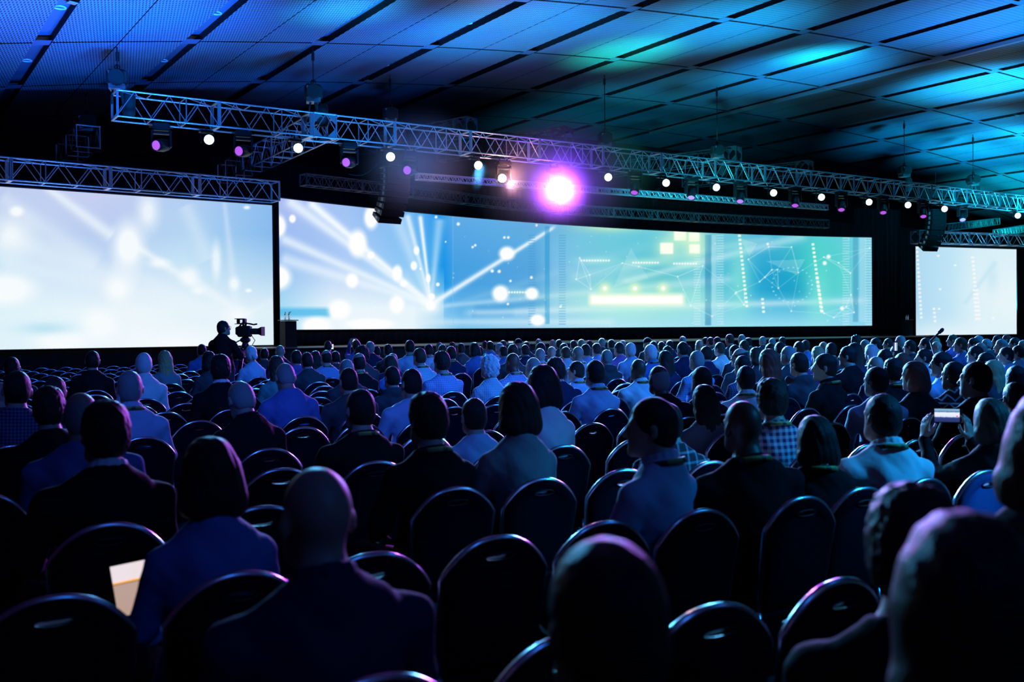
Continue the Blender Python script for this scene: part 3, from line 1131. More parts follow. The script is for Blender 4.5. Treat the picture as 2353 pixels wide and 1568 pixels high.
def zc(x):
    return 12.95 - .0024 * (x - 40.0) ** 2


def struct(name, mb, m):
    o = mb.obj(name, m); tag(o, kind='structure'); return o


mb = MB(); mb.box((35, 17.5, -.1), (84, 62, .2)); struct('floor', mb, M['carpet'])
mb = MB(); mb.box((35, Y1 + .15, 6.7), (84, .3, 13.8)); struct('wall_back', mb, M['wall'])
mb = MB(); mb.box((35, Y0 - .15, 6.7), (84, .3, 13.8)); struct('wall_front', mb, M['wall'])
mb = MB(); mb.box((X0 - .15, 17.5, 6.7), (.3, 60, 13.8)); struct('wall_left', mb, M['wall'])
mb = MB(); mb.box((X1 + .15, 17.5, 6.7), (.3, 60, 13.8)); struct('wall_right', mb, M['wall'])


def panel_mat():
    """painted metal ceiling panel with rows of short slots"""
    m = bpy.data.materials.new('slotted_metal_panel'); m.use_nodes = True
    nt = m.node_tree; b = nt.nodes['Principled BSDF']
    b.inputs['Roughness'].default_value = .42; b.inputs['Metallic'].default_value = .25
    uv = nt.nodes.new('ShaderNodeUVMap')
    br = nt.nodes.new('ShaderNodeTexBrick')
    br.inputs['Scale'].default_value = 1.0
    br.inputs['Brick Width'].default_value = .085; br.inputs['Row Height'].default_value = .20
    br.inputs['Mortar Size'].default_value = .024; br.inputs['Mortar Smooth'].default_value = .1; br.inputs['Bias'].default_value = 0
    br.inputs['Color1'].default_value = (.03, .045, .07, 1); br.inputs['Color2'].default_value = (.04, .06, .09, 1)
    br.inputs['Mortar'].default_value = (.26, .36, .50, 1)
    nt.links.new(uv.outputs[0], br.inputs['Vector'])
    nz = nt.nodes.new('ShaderNodeTexNoise'); nz.inputs['Scale'].default_value = .5
    nt.links.new(uv.outputs[0], nz.inputs['Vector'])
    mx = nt.nodes.new('ShaderNodeMix'); mx.data_type = 'RGBA'; mx.blend_type = 'MULTIPLY'; mx.inputs['Factor'].default_value = .35
    nt.links.new(br.outputs['Color'], mx.inputs['A']); nt.links.new(nz.outputs['Color'], mx.inputs['B'])
    nt.links.new(mx.outputs['Result'], b.inputs['Base Color'])
    return m


M['panel'] = panel_mat()
M['plenum'] = mat('black_plenum', (.004, .004, .005), .9)
M['channel'] = mat('painted_channel', (.11, .15, .26), .5, .2)
CW_, GAP, THIN = .46, .03, .035                         # channel width, dark slot beside it, thin joint
vs, fs, mi, uvs = [], [], [], []


def strip(xa, xb, ya, yb, dz, m, nseg=4):
    for i in range(nseg):
        a = xa + (xb - xa) * i / nseg; c = xa + (xb - xa) * (i + 1) / nseg
        n = len(vs)
        vs.extend([(a, ya, zc(a) + dz), (c, ya, zc(c) + dz), (c, yb, zc(c) + dz), (a, yb, zc(a) + dz)])
        fs.append((n, n + 3, n + 2, n + 1)); mi.append(m)
        uvs.extend([(a, ya), (a, yb), (c, yb), (c, ya)])


def wallstrip(x, ya, yb, za, zb, m):
    n = len(vs)
    vs.extend([(x, ya, za), (x, yb, za), (x, yb, zb), (x, ya, zb)]); fs.append((n, n + 1, n + 2, n + 3)); mi.append(m)
    uvs.extend([(ya, za), (yb, za), (yb, zb), (ya, zb)])


ys = [-11.9, 1.0, 7.0, 13.0, 19.0, 25.0, 31.0, 37.0, 43.0, 46.9]
k = -2
while BX0 + BP * k < X1 + 2:
    xc = BX0 + BP * k
    xl, xr = xc + CW_ / 2 + GAP, xc + BP - CW_ / 2                     # panel bay right of this channel
    xm = (xl + xr) / 2
    for ya, yb in zip(ys[:-1], ys[1:]):
        strip(xl, xm - THIN / 2, ya + .05, yb - .05, 0, 0); strip(xm + THIN / 2, xr, ya + .05, yb - .05, 0, 0)
    # channel: a flat lit soffit set 0.10 m up, black slot on its right with a deep dark side
    strip(xc - CW_ / 2, xc + CW_ / 2, Y0, Y1, .20, 1, 1)
    for yb in ys[1:-1]:
        strip(xc - CW_ / 2, xc + CW_ / 2, yb - .28, yb + .28, -.004, 1, 1)
    wallstrip(xc - CW_ / 2, Y0, Y1, zc(xc) + .0, zc(xc) + .3, 2)
    wallstrip(xc + CW_ / 2, Y0, Y1, zc(xc) + .0, zc(xc) + .3, 2)
    k += 1
for i in range(48):                                                     # dark plenum above everything
    a, c = X0 - 5 + (X1 - X0 + 10) * i / 48, X0 - 5 + (X1 - X0 + 10) * (i + 1) / 48
    strip(a, c, Y0 - .3, Y1 + .3, .32, 2, 1)
me = bpy.data.meshes.new('ceiling'); me.from_pydata(vs, [], fs)
for m in (M['panel'], M['channel'], M['plenum']):
    me.materials.append(m)
me.polygons.foreach_set('material_index', mi)
ul = me.uv_layers.new(name='UVMap'); ul.data.foreach_set('uv', np.array(uvs, np.float32).ravel())
me.update()
tag(new_obj('ceiling', me), kind='structure')

# downlights in the channels and small black units fixed to the channels
dl = MB(); dl.lathe([(.16, 0), (.16, -.03), (.125, -.03), (.12, .0)], n=24); dlm = dl.mesh('downlight_ring', (M['cap'],))
dg = MB(); dg.lathe([(.12, -.004), (.0, -.006)], n=20, caps=False); dgm = dg.mesh('downlight_diffuser', (M['channel'],))
for i, (px, py, kk, lab) in enumerate(((138, 55, 1, 'round recessed ceiling downlight, topmost in the leftmost ceiling channel'), (62, 175, 1, 'round recessed ceiling downlight, lower one in the leftmost ceiling channel'),
                                       (497, 50, 2, 'round recessed ceiling downlight, topmost in the second ceiling channel from left'), (375, 160, 2, 'round recessed ceiling downlight in the second channel, above the truss end'),
                                       (1075, 60, 4, 'faint round downlight in the fourth ceiling channel from left, upper'), (885, 157, 4, 'faint round downlight in the fourth ceiling channel from left, lower'))):
    x = BX0 + BP * kk
    r = ray(px, py)
    s = x / r[0]
    o = empty('ceiling_downlight', (x, r[1] * s, zc(x) + .199)); tag(o, lab, 'ceiling light', 'round downlights in the ceiling channels')
    new_obj('trim_ring', dlm, None, o); new_obj('diffuser', dgm, None, o)
for (px, py, kk, lab) in ((160, 22, 1, 'small black unit fixed to the leftmost ceiling channel'), (842, 186, 4, 'small black unit under the fourth ceiling channel, right of the second hoist'),
                          (1762, 93, 8, 'small black cross-shaped unit on a ceiling channel, top right of centre'), (2335, 207, 12, 'small black cross-shaped unit on the ceiling at the right edge')):
    x = BX0 + BP * kk
    r = ray(px, py); s = x / r[0]
    o = empty('ceiling_sensor', (x, r[1] * s, zc(x) + .14)); tag(o, lab, 'ceiling unit', 'small units on the ceiling channels')
    a = MB(); a.box((0, 0, -.06), (.16, .3, .12), None, .02); a.obj('housing', M['blackmetal'], o)
    a = MB(); a.box((0, 0, -.15), (.5, .12, .07), rotz(.5), .015); a.cyl((0, 0, -.1), (0, 0, -.2), .06); a.obj('bracket', M['blackmetal'], o)
    a = MB(); a.box((.05, -.05, -.22), (.24, .2, .03), rotz(.3), .008); a.obj('reflector', M['stageedge'], o)

# thin dark joint rail that catches the light (long bright edge across the right half of the ceiling)
kx = BX0 + BP * 9 + CW_ / 2 + .04
a = MB(); a.box((kx - .42, 33 - 9, zc(kx) - .16), (.10, 38, .16)); tag(a.obj('cable_tray', M['stageedge']), 'long bright metal cable tray fixed along a ceiling channel on the right', 'cable tray')

# ------------------------------------------------------------------ display walls
def paint(px, py, kind):
    """picture shown by the displays; photo pixel frame, sRGB 0..1"""
    n = len(px)
    C = np.zeros((n, 3))

    def grad(stops, t):
        xs = [s_[0] for s_ in stops]
        return np.stack([np.interp(t, xs, [s_[1][c] / 255 for s_ in stops]) for c in range(3)], 1)

    def blend(col, a):
        a = np.clip(a, 0, 1)[:, None]
        C[:] = C * (1 - a) + np.array(col)[None] / 255 * a

    def blob(x, y, rx, ry=None, col=(255, 255, 255), a=1.0, soft=.35, rot=0.0):
        ry = ry or rx
        c, s_ = math.cos(rot), math.sin(rot)
        dx, dy = px - x, py - y
        d = np.sqrt(((c * dx + s_ * dy) / rx) ** 2 + ((-s_ * dx + c * dy) / ry) ** 2)
        blend(col, a * np.clip((1 + soft - d) / (2 * soft), 0, 1) ** 1.5)

    def glow(x, y, rx, ry, col, a):
        blend(col, a * np.exp(-(((px - x) / rx) ** 2 + ((py - y) / ry) ** 2)))

    def beam(x0, y0, x1, y1, w0, w1, col=(235, 245, 252), a=.6, core=2.0):
        dx, dy = x1 - x0, y1 - y0
        L = math.hypot(dx, dy)
        t = ((px - x0) * dx + (py - y0) * dy) / L ** 2
        d = np.abs((px - x0) * dy - (py - y0) * dx) / L
        w = w0 + (w1 - w0) * np.clip(t, 0, 1)
        m = ((t > 0) & (t < 1)) * np.exp(-(d / np.maximum(w, .3)) ** core) * np.clip(np.minimum(t, 1 - t) * 25, 0, 1)
        blend(col, a * m)

    def rect(x0, y0, x1, y1, col, a, e=1.0):
        m = np.clip((px - x0) / e + .5, 0, 1) * np.clip((x1 - px) / e + .5, 0, 1) * np.clip((py - y0) / e + .5, 0, 1) * np.clip((y1 - py) / e + .5, 0, 1)
        blend(col, a * m)
    R = np.random.RandomState(5)
    if kind == 'left':
        top = grad([(0, (190, 205, 240)), (220, (200, 207, 242)), (430, (178, 205, 242)), (627, (140, 188, 240))], px)
        mid = grad([(0, (200, 226, 244)), (240, (172, 200, 240)), (420, (180, 218, 244)), (627, (132, 186, 236))], px)
        bot = grad([(0, (222, 242, 250)), (300, (236, 246, 252)), (627, (222, 240, 249))], px)
        v = np.clip((py - 440) / 350, 0, 1)
        a = np.clip(v / .45, 0, 1)[:, None]; b_ = np.clip((v - .28) / .5, 0, 1)[:, None]
        C[:] = (top * (1 - a) + mid * a) * (1 - b_) + bot * b_
        for q in ((100, 425, 260, 545, 9, 16, .75), (0, 450, 225, 610, 18, 26, .35), (0, 540, 320, 660, 30, 26, .45), (0, 600, 560, 730, 18, 22, .35), (310, 565, 560, 725, 8, 14, .75), (425, 470, 480, 600, 16, 24, .35),
                  (515, 460, 545, 720, 5, 12, .35), (560, 725, 627, 690, 6, 10, .4), (250, 610, 545, 740, 20, 14, .3), (450, 640, 550, 720, 5, 8, .4)):
            beam(*q[:6], a=q[6])
        for q in ((38, 486, 15, 11, .95, .3), (295, 565, 33, 52, .95, .35), (340, 487, 22, 38, .8, .5), (270, 664, 26, 28, .95, .45), (25, 540, 42, 40, .8, .6), (15, 665, 62, 34, .95, .3), (228, 747, 40, 32, .95, .35), (143, 785, 60, 26, .95, .35),
                  (436, 636, 20, 20, .8, .4), (497, 600, 10, 38, .75, .4), (538, 652, 11, 14, .8, .4), (567, 477, 7, 4, .9, .4), (571, 668, 7, 4, .9, .4), (546, 725, 26, 14, .9, .6), (405, 790, 120, 30, .9, .7), (365, 605, 22, 10, .8, .5), (455, 668, 14, 8, .8, .5)):
            blob(q[0], q[1], q[2] * 1.12, q[3] * 1.12, a=q[4], soft=q[5] * 1.35, col=(247, 252, 254))
        glow(105, 755, 60, 14, (175, 222, 240), .7)
    elif kind == 'mid':
        top = grad([(640, (175, 190, 242)), (800, (160, 195, 245)), (950, (110, 180, 242)), (1005, (40, 150, 235)), (1042, (95, 170, 232)), (1230, (100, 178, 228)), (1330, (120, 200, 228)), (1480, (100, 195, 222)), (1600, (125, 208, 222)), (1760, (75, 180, 215)), (1900, (90, 205, 215)), (2008, (130, 210, 232))], px)
        mid = grad([(640, (145, 185, 240)), (800, (175, 205, 246)), (940, (140, 200, 246)), (1020, (25, 150, 232)), (1045, (70, 160, 226)), (1230, (85, 165, 222)), (1275, (125, 190, 232)), (1400, (115, 200, 225)), (1520, (80, 185, 205)), (1600, (110, 205, 222)), (1750, (35, 165, 210)), (1850, (25, 155, 200)), (1930, (90, 210, 210)), (2008, (125, 200, 230))], px)
        bot = grad([(640, (165, 218, 245)), (760, (235, 246, 252)), (950, (232, 245, 252)), (1060, (120, 195, 238)), (1200, (150, 205, 240)), (1400, (175, 228, 245)), (1700, (150, 220, 240)), (2008, (140, 215, 240))], px)
        yb = 758 - (px - 643) * .0073
        yt = np.interp(px, [638, 867, 1051, 1283, 1492, 1703, 2007], [456, 480, 498, 515, 530, 539.5, 546])
        v = (py - yt) / (yb - yt)
        a = np.clip(v / .45, 0, 1)[:, None]; b_ = np.clip((v - np.where(px < 1020, .45, .6)) / .38, 0, 1)[:, None]
        C[:] = (top * (1 - a) + mid * a) * (1 - b_) + bot * b_
        rect(640, 708, 760, 728, (70, 180, 232), .75, 10); rect(1090, 700, 1180, 726, (60, 150, 215), .55, 14)
        beam(1080, 725, 1260, 690, 5, 14, (60, 150, 215), .6)
        sx, sy = 990, 700
        for (x, y, w0, w1, a_) in ((705, 460, 8, 5, .9), (655, 455, 10, 5, .65), (640, 545, 9, 5, .6), (640, 592, 12, 5, .5), (965, 492, 4, 2.5, .8), (935, 490, 5, 3, .6), (912, 500, 14, 4, .35), (1280, 518, 3, 6, .75), (1010, 500, 9, 3, .4), (1400, 600, 14, 4, .0)):
            beam(x, y, sx, sy, w0 * 1.35, w1 * 1.2, (240, 249, 255), min(1, a_ * 1.2))
        beam(1000, 705, 1700, 640, 5, 10, (190, 225, 246), .55); beam(1000, 712, 1500, 560, 5, 12, (190, 225, 246), .15); beam(1420, 650, 1860, 540, 6, 12, (215, 240, 248), .55); beam(1060, 720, 2008, 690, 8, 8, (215, 238, 250), .6)
        beam(1300, 640, 1780, 545, 14, 8, (200, 236, 240), .35); beam(950, 740, 1420, 740, 8, 8, (220, 240, 250), .5)
        rect(1252, 520, 1263, 745, (40, 150, 210), .55, 2); rect(1620, 540, 1634, 748, (40, 130, 180), .6, 3); rect(1636, 540, 1646, 748, (170, 220, 240), .6, 3); rect(1040, 497, 1041.5, 748, (120, 200, 245), .5)
        rect(1960, 545, 1972, 740, (70, 150, 190), .5, 3); rect(1975, 545, 1990, 740, (180, 225, 245), .5, 3)
        for x in (1222, 1292, 1602, 1655, 1944, 1996):                                            # ladder marks
            for y in range(540, 745, 6):
                rect(x - 8, y, x + 8, y + 2.4, (70, 150, 205) if x < 1400 else (215, 245, 250), .5, 1.2)
        glow(1462, 690, 175, 42, (205, 255, 225), .7); glow(1462, 665, 120, 60, (150, 235, 215), .2); glow(1405, 520, 70, 14, (235, 255, 190), .75); glow(1560, 560, 60, 45, (170, 235, 215), .35)
        glow(1700, 640, 26, 90, (150, 240, 220), .6); glow(1880, 660, 34, 90, (150, 245, 225), .65); glow(1870, 600, 60, 60, (60, 215, 195), .45); glow(1450, 560, 110, 60, (110, 215, 215), .3)
        rect(1354, 676, 1572, 702, (255, 255, 235), 1, 12); rect(1362, 682, 1565, 697, (255, 255, 255), 1, 5)
        for x in (1390, 1459, 1524):
            glow(x, 663, 13, 13, (235, 255, 200), .9); blob(x, 663, 5, a=1)
        for (x, y, s_) in ((1563, 541, 14), (1595, 545, 12), (1532, 571, 15), (1596, 572, 12)):
            glow(x, y, 24, 22, (225, 255, 205), .7); rect(x - s_, y - s_ * .85, x + s_, y + s_ * .85, (252, 255, 240), 1, 4)
        for (x0, x1, y) in ((1336, 1400, 599), (1455, 1515, 604), (1549, 1605, 606), (1170, 1210, 672)):
            glow((x0 + x1) / 2, y, (x1 - x0) * .7, 9, (210, 255, 225), .4)
            for x in np.arange(x0, x1, 6.3):
                blob(x, y, 2.5, a=.95, soft=.5)
        for (x0, y0, x1, y1) in ((1699, 542, 1717, 712), (1868, 562, 1888, 720), (1878, 640, 1890, 722), (1752, 688, 1755, 722)):
            for t in np.arange(0, 1.001, 9.5 / abs(y1 - y0)):
                rect(x0 + (x1 - x0) * t - 3.2, y0 + (y1 - y0) * t - 2.6, x0 + (x1 - x0) * t + 3.2, y0 + (y1 - y0) * t + 2.6, (250, 255, 240), .95, 2)
        for (x, y, rx, ry) in ((822, 560, 22, 33), (853, 500, 17, 28), (640, 520, 18, 27), (638, 638, 32, 30), (809, 645, 15, 18), (780, 712, 27, 24), (913, 628, 12, 19), (957, 576, 7, 11), (951, 611, 8, 11), (984, 640, 6, 11), (852, 587, 9, 9), (928, 652, 9, 8), (1006, 654, 4.5, 4.5),
                               (1165, 583, 19, 17), (1150, 675, 20, 20), (1222, 675, 16, 15), (1235, 736, 18, 14), (727, 750, 36, 22), (990, 702, 12, 12), (992, 682, 8, 8), (672, 503, 8, 10), (912, 700, 18, 22), (850, 745, 60, 14)):
            blob(x, y, rx, ry, a=.97, soft=.28)
        glow(990, 702, 26, 20, (255, 255, 255), .8)
        for (x, y, r_) in ((1002, 499, 3.5), (1053, 515, 4), (1092, 564, 3), (1159, 546, 3.2), (1168, 546, 3.2), (1131, 623, 4), (1147, 624, 4), (1221, 638, 3.5), (1167, 699, 3), (1173, 646, 3), (1233, 518, 3), (1024, 556, 2), (966, 618, 2.5), (1288, 705, 3), (1086, 568, 3), (1764, 561, 3), (1904, 590, 5), (1895, 605, 5), (1935, 709, 5)):
            blob(x, y, r_, a=.95, soft=.45)
        for _ in range(90):
            x, y = R.uniform(1040, 2005), R.uniform(525, 745)
            blob(x, y, R.uniform(.8, 1.8), a=R.uniform(.3, .8), soft=.6, col=(225, 250, 255))
        for t in np.linspace(0, 6.28, 26):                                                         # dotted ring
            blob(1820 + 46 * math.cos(t), 655 + 40 * math.sin(t), 2.2, 1.6, a=.5, soft=.5, col=(230, 255, 255))
        pts = np.stack([R.uniform(1560, 2000, 26), R.uniform(560, 735, 26)], 1)
        extra = np.array([(1332, 593), (1355, 632), (1324, 642), (1358, 665), (1430, 605), (1468, 613), (1557, 636)])
        pts = np.concatenate([pts, extra])
        for i in range(len(pts)):                                                                  # thin network of points
            dd = np.linalg.norm(pts - pts[i], axis=1)
            for j in np.argsort(dd)[1:4]:
                if dd[j] < 110:
                    beam(*pts[i], *pts[j], .8, .8, (225, 248, 250), .3)
            blob(*pts[i], 2, a=.85, soft=.5)
        for (tri, a_) in ((((1450, 570), (1410, 660), (1490, 640)), .18), (((1760, 600), (1830, 632), (1850, 596)), .22), (((1700, 548), (1740, 560), (1722, 590)), .2)):
            (ax, ay), (bx, by), (cx_, cy_) = tri
            s1 = (bx - ax) * (py - ay) - (by - ay) * (px - ax); s2 = (cx_ - bx) * (py - by) - (cy_ - by) * (px - bx); s3 = (ax - cx_) * (py - cy_) - (ay - cy_) * (px - cx_)
            blend((235, 250, 250), a_ * (((s1 > 0) & (s2 > 0) & (s3 > 0)) | ((s1 < 0) & (s2 < 0) & (s3 < 0))))
    else:
        a = np.clip((px - 2104) / 231, 0, 1)
        C[:] = grad([(0, (176, 218, 242)), (.35, (190, 228, 246)), (.6, (214, 238, 248)), (1, (216, 240, 248))], a)
        glow(2320, 690, 90, 80, (234, 246, 250), .8); glow(2180, 770, 120, 30, (232, 244, 250), .8); glow(2280, 640, 14, 30, (190, 226, 240), .5); beam(2215, 700, 2290, 600, 5, 6, (192, 228, 242), .6)
        for (x0, y0, x1, y1, w) in ((2107, 570, 2117, 730, 3), (2235, 592, 2248, 740, 3.4), (2146, 710, 2149, 740, 3)):
            for t in np.arange(0, 1.001, 9.4 / abs(y1 - y0)):
                ww = w * (1.9 if (x0 == 2235 and t > .5) else 1)
                rect(x0 + (x1 - x0) * t - ww, y0 + (y1 - y0) * t - 2.4, x0 + (x1 - x0) * t + ww, y0 + (y1 - y0) * t + 2.4, (252, 250, 250), .85, 2)
        for (x, y) in ((2156, 588), (2158, 710), (2282, 731), (2160, 665), (2195, 610)):
            blob(x, y, 3.4, 2.4, a=.8, soft=.4)
    C += R.normal(0, .004, C.shape)
    return np.clip(C, 0, 1)


def to_lin(c):
    return np.where(c <= .04045, c / 12.92, ((c + .055) / 1.055) ** 2.4)


M['display'] = emit_attr_mat('led_display', 1.0)


def display(curve, zb, zt, nx, nz, kind, name, label):
    """curve: function u in 0..1 -> (x, y)"""
    u = np.linspace(0, 1, nx + 1)
    xy = np.array([curve(t) for t in u])
    zz = np.linspace(0, 1, nz + 1)
    V = np.zeros((nx + 1, nz + 1, 3))
    zb_, zt_ = np.broadcast_to(zb, u.shape), np.broadcast_to(zt, u.shape)
    V[..., 0] = xy[:, 0:1]; V[..., 1] = xy[:, 1:2]; V[..., 2] = zb_[:, None] + (zt_ - zb_)[:, None] * zz[None]
    V = V.reshape(-1, 3)
    ii, jj = np.meshgrid(np.arange(nx), np.arange(nz), indexing='ij')
    a = (ii * (nz + 1) + jj).ravel()
    Q = np.stack([a, a + nz + 1, a + nz + 2, a + 1], 1)
    px, py = proj_many(V)
    c = to_lin(paint(px, py, kind))
    r = empty(name, (float(xy[nx // 2, 0]), float(xy[nx // 2, 1]), float(np.min(zb_))))
    tag(r, label, 'screen', 'wall-sized screens')
    off = np.array(r.location)
    me = mesh_np('display_surface', V - off, Q, False)
    at = me.color_attributes.new('display', 'FLOAT_COLOR', 'POINT')
    at.data.foreach_set('color', np.concatenate([c, np.ones((len(c), 1))], 1).astype(np.float32).ravel())
    o = new_obj('display_surface', me, M['display'], r)
    # cabinet behind the picture and a thin dark frame round it
    fr = MB()
    cs = [np.array([xy[i, 0], xy[i, 1]]) for i in np.linspace(0, nx, 25).astype(int)]
    zbs, zts = [float(zb_[i]) for i in np.linspace(0, nx, 25).astype(int)], [float(zt_[i]) for i in np.linspace(0, nx, 25).astype(int)]
    for i in range(24):
        t = cs[i + 1] - cs[i]; t /= np.linalg.norm(t); n_ = np.array([-t[1], t[0]])
        A, B_ = cs[i] + n_ * .03, cs[i + 1] + n_ * .03
        C_, D_ = cs[i] + n_ * .16, cs[i + 1] + n_ * .16
        for (z0, z1) in ((zbs[i], zts[i]),):
            fr.add([(*A, z0), (*B_, z0), (*B_, z1), (*A, z1), (*C_, z0), (*D_, z0), (*D_, z1), (*C_, z1)], [(0, 1, 2, 3), (5, 4, 7, 6), (0, 4, 5, 1), (3, 2, 6, 7), (0, 3, 7, 4), (1, 5, 6, 2)])
    fr.v = [tuple(np.array(v) - off) for v in fr.v]
    fr.obj('cabinet', M['blackmetal'], r)
    ed = MB()
    for zlist, s_ in ((zbs, -1), (zts, 1)):
        ed.tube([(*(c_ - off[:2]), z_ + s_ * .03 - off[2]) for c_, z_ in zip(cs, zlist)], .028, 4)
    for i, s_ in ((0, -1), (24, 1)):
        t = cs[1] - cs[0] if i == 0 else cs[24] - cs[23]; t /= np.linalg.norm(t)
        e = cs[i] + t * s_ * .03 - off[:2]
        ed.tube([(*e, zbs[i] - .05 - off[2]), (*e, zts[i] + .05 - off[2])], .028, 4)
    ed.obj('edge_frame', M['blackmetal'], r)
    return r


# wide curved screen from its measured top edge
tx = [638, 867, 1051, 1283, 1492, 1703, 2007.5]; ty = [456, 480, 498, 515, 530, 539.5, 546]
ztop = at_d(638, 456, 37.5)[2]
cp = np.array([at_z(a, b, ztop) for a, b in zip(tx, ty)])
pf = np.polyfit(cp[:, 0], cp[:, 1], 2)
xa, xb = cp[0, 0], cp[-1, 0]
MIDC = lambda t: (xa + (xb - xa) * t, float(np.polyval(pf, xa + (xb - xa) * t)))
zbl = CAMZ + (at_y(643, 758, MIDC(0)[1])[2] - CAMZ); zbr = at_y(2008, 748.5, MIDC(1)[1])[2]
display(MIDC, np.linspace(zbl, zbr, 901), ztop, 900, 150, 'mid', 'led_screen', 'wide curved central screen showing blue and green light beams')
# left screen
lt = at_y(625, 472.2, 36.0); ltl = at_z(0, 429, lt[2])
lb = at_y(627.5, 792.8, 36.0)
dirv = (ltl - lt)[:2]
LEFTC = lambda t: tuple((lt[:2] + dirv * 1.22 * (1 - t)))
display(LEFTC, lb[2], lt[2], 400, 160, 'left', 'led_screen', 'left screen showing pale blue blurred lights, behind the camera operator')
rl = at_y(2104, 566.5, 36.0); rr = at_z(2335.5, 573.5, rl[2])
rb = at_y(2104, 771, 36.0)
RIGHTC = lambda t: tuple(rl[:2] + (rr - rl)[:2] * t)
display(RIGHTC, rb[2], rl[2], 150, 120, 'right', 'led_screen', 'right screen showing a pale blue picture with dotted columns')

# ------------------------------------------------------------------ stage, drapes
st = empty('stage_platform', (30, 33, 0)); tag(st, 'long low black stage under the wide screen', 'stage')
STZ = 1.08
front = [(12.2, 32.2), (20, 31.5), (30, 31.3), (40, 31.8), (49.5, 33.0)]
mb = MB(); tops = [(x - 30, y - 33, STZ) for x, y in front] + [(51 - 30, 40.6 - 33, STZ), (11.4 - 30, 40.6 - 33, STZ), (11.4 - 30, 33.0 - 33, STZ)]
lows = [(x, y, 0) for x, y, z in tops]
n = len(tops)
mb.add(tops + lows, [tuple(range(n)), tuple(range(2 * n - 1, n - 1, -1))] + [(i, n + i, n + (i + 1) % n, (i + 1) % n) for i in range(n)]); mb.obj('deck', M['stagetop'], st)
mb = MB(); mb.tube([(x - 30, y - 33 - .03, STZ - .04) for x, y in [(11.4, 33.0)] + front], .035, 6); mb.obj('edge_strip', M['blackmetal'], st)


def drape_obj(name, pts, z0, z1, label, amp=.06):
    """pleated cloth along a line"""
    mbv, fs_ = [], []
    P_ = np.array(pts, float); seg = np.linalg.norm(np.diff(P_, axis=0), axis=1); cum = np.concatenate([[0], np.cumsum(seg)])
    N = int(cum[-1] / .11)
    for i in range(N + 1):
        s_ = cum[-1] * i / N
        x = np.interp(s_, cum, P_[:, 0]); y = np.interp(s_, cum, P_[:, 1])
        y += amp * math.sin(i * 1.9) + .02 * math.sin(i * .7)
        for dy in (0, .015):
            mbv += [(x, y + dy, z0), (x, y + dy, z1)]
    for i in range(N):
        a = i * 4
        fs_ += [(a, a + 4, a + 5, a + 1), (a + 2, a + 3, a + 7, a + 6), (a + 1, a + 5, a + 7, a + 3), (a, a + 2, a + 6, a + 4)]
    mb = MB(); mb.add(mbv, fs_, True)
    return tag(mb.obj(name, M['drape']), label, 'drape', 'black stage drapes')


drape_obj('stage_drape', [(-5.5, 41.5), (12.5, 41.5)], 0, 8.4, 'tall black drape behind the left screen')
drape_obj('stage_drape', [(12.5, 41.5), (30, 43.5), (50, 42.0)], 0, 9.0, 'long black drape behind the wide central screen')
drape_obj('stage_drape', [(48.9, 37.4), (52.4, 36.9)], STZ + .002, 8.6, 'black drape filling the gap between the wide and right screens')
drape_obj('stage_drape', [(50, 42), (75.5, 42)], 0, 8.4, 'tall black drape behind the right screen')
drape_obj('stage_skirt', [(LEFTC(0)[0], LEFTC(0)[1] + .1), (LEFTC(1)[0], LEFTC(1)[1] + .1)], 0, lb[2] - .07, 'black skirt under the left screen', .03)
drape_obj('stage_skirt', [(RIGHTC(0)[0], RIGHTC(0)[1] + .2), (RIGHTC(1)[0], RIGHTC(1)[1] + .2)], 0, rb[2] - .07, 'black skirt under the right screen', .03)
mbp = [MIDC(t) for t in np.linspace(0, 1, 12)]
drape_obj('stage_skirt', [(x, y + .08) for x, y in mbp], STZ + .002, min(zbl, zbr) - .06, 'black skirt between stage and wide screen', .03)


# ------------------------------------------------------------------ lecterns and bottles
def lectern(px0, px1, pyt, d, name_label, group):
    c = at_d((px0 + px1) / 2, pyt, d)
    wv = (px1 - px0) / FPX * d * .80
    zt = c[2]
    r = empty('lectern', (c[0], c[1], STZ), .12); tag(r, name_label, 'lectern', group)
    h = zt - STZ
    a = MB(); a.box((0, 0, h / 2 - .02), (wv, .42, h - .04), None, .012); a.obj('body', M['rubber'], r)
    a = MB(); a.box((0, 0, h - .015), (wv * 1.24, .52, .03), None, .008); a.obj('top', M['stagetop'], r)
    a = MB(); a.box((0, 0, .015), (wv * 1.1, .46, .03), None, .008); a.obj('base', M['stagetop'], r)
    return r, c


bt = MB(); bt.lathe([(.001, 0), (.031, 0), (.033, .02), (.033, .13), (.030, .15), (.014, .185), (.013, .20)], n=16)
btm = bt.mesh('bottle_body', (M['glass'],)); bc = MB(); bc.lathe([(.015, .195), (.015, .222), (.001, .223)], n=12); bcm = bc.mesh('bottle_cap', (M['cap'],))


def bottle(x, y, z, label, group):
    r = empty('water_bottle', (x, y, z)); tag(r, label, 'bottle', group)
    new_obj('bottle_body', btm, None, r); new_obj('cap', bcm, None, r)
    r.scale = (1.25, 1.25, 1.25)


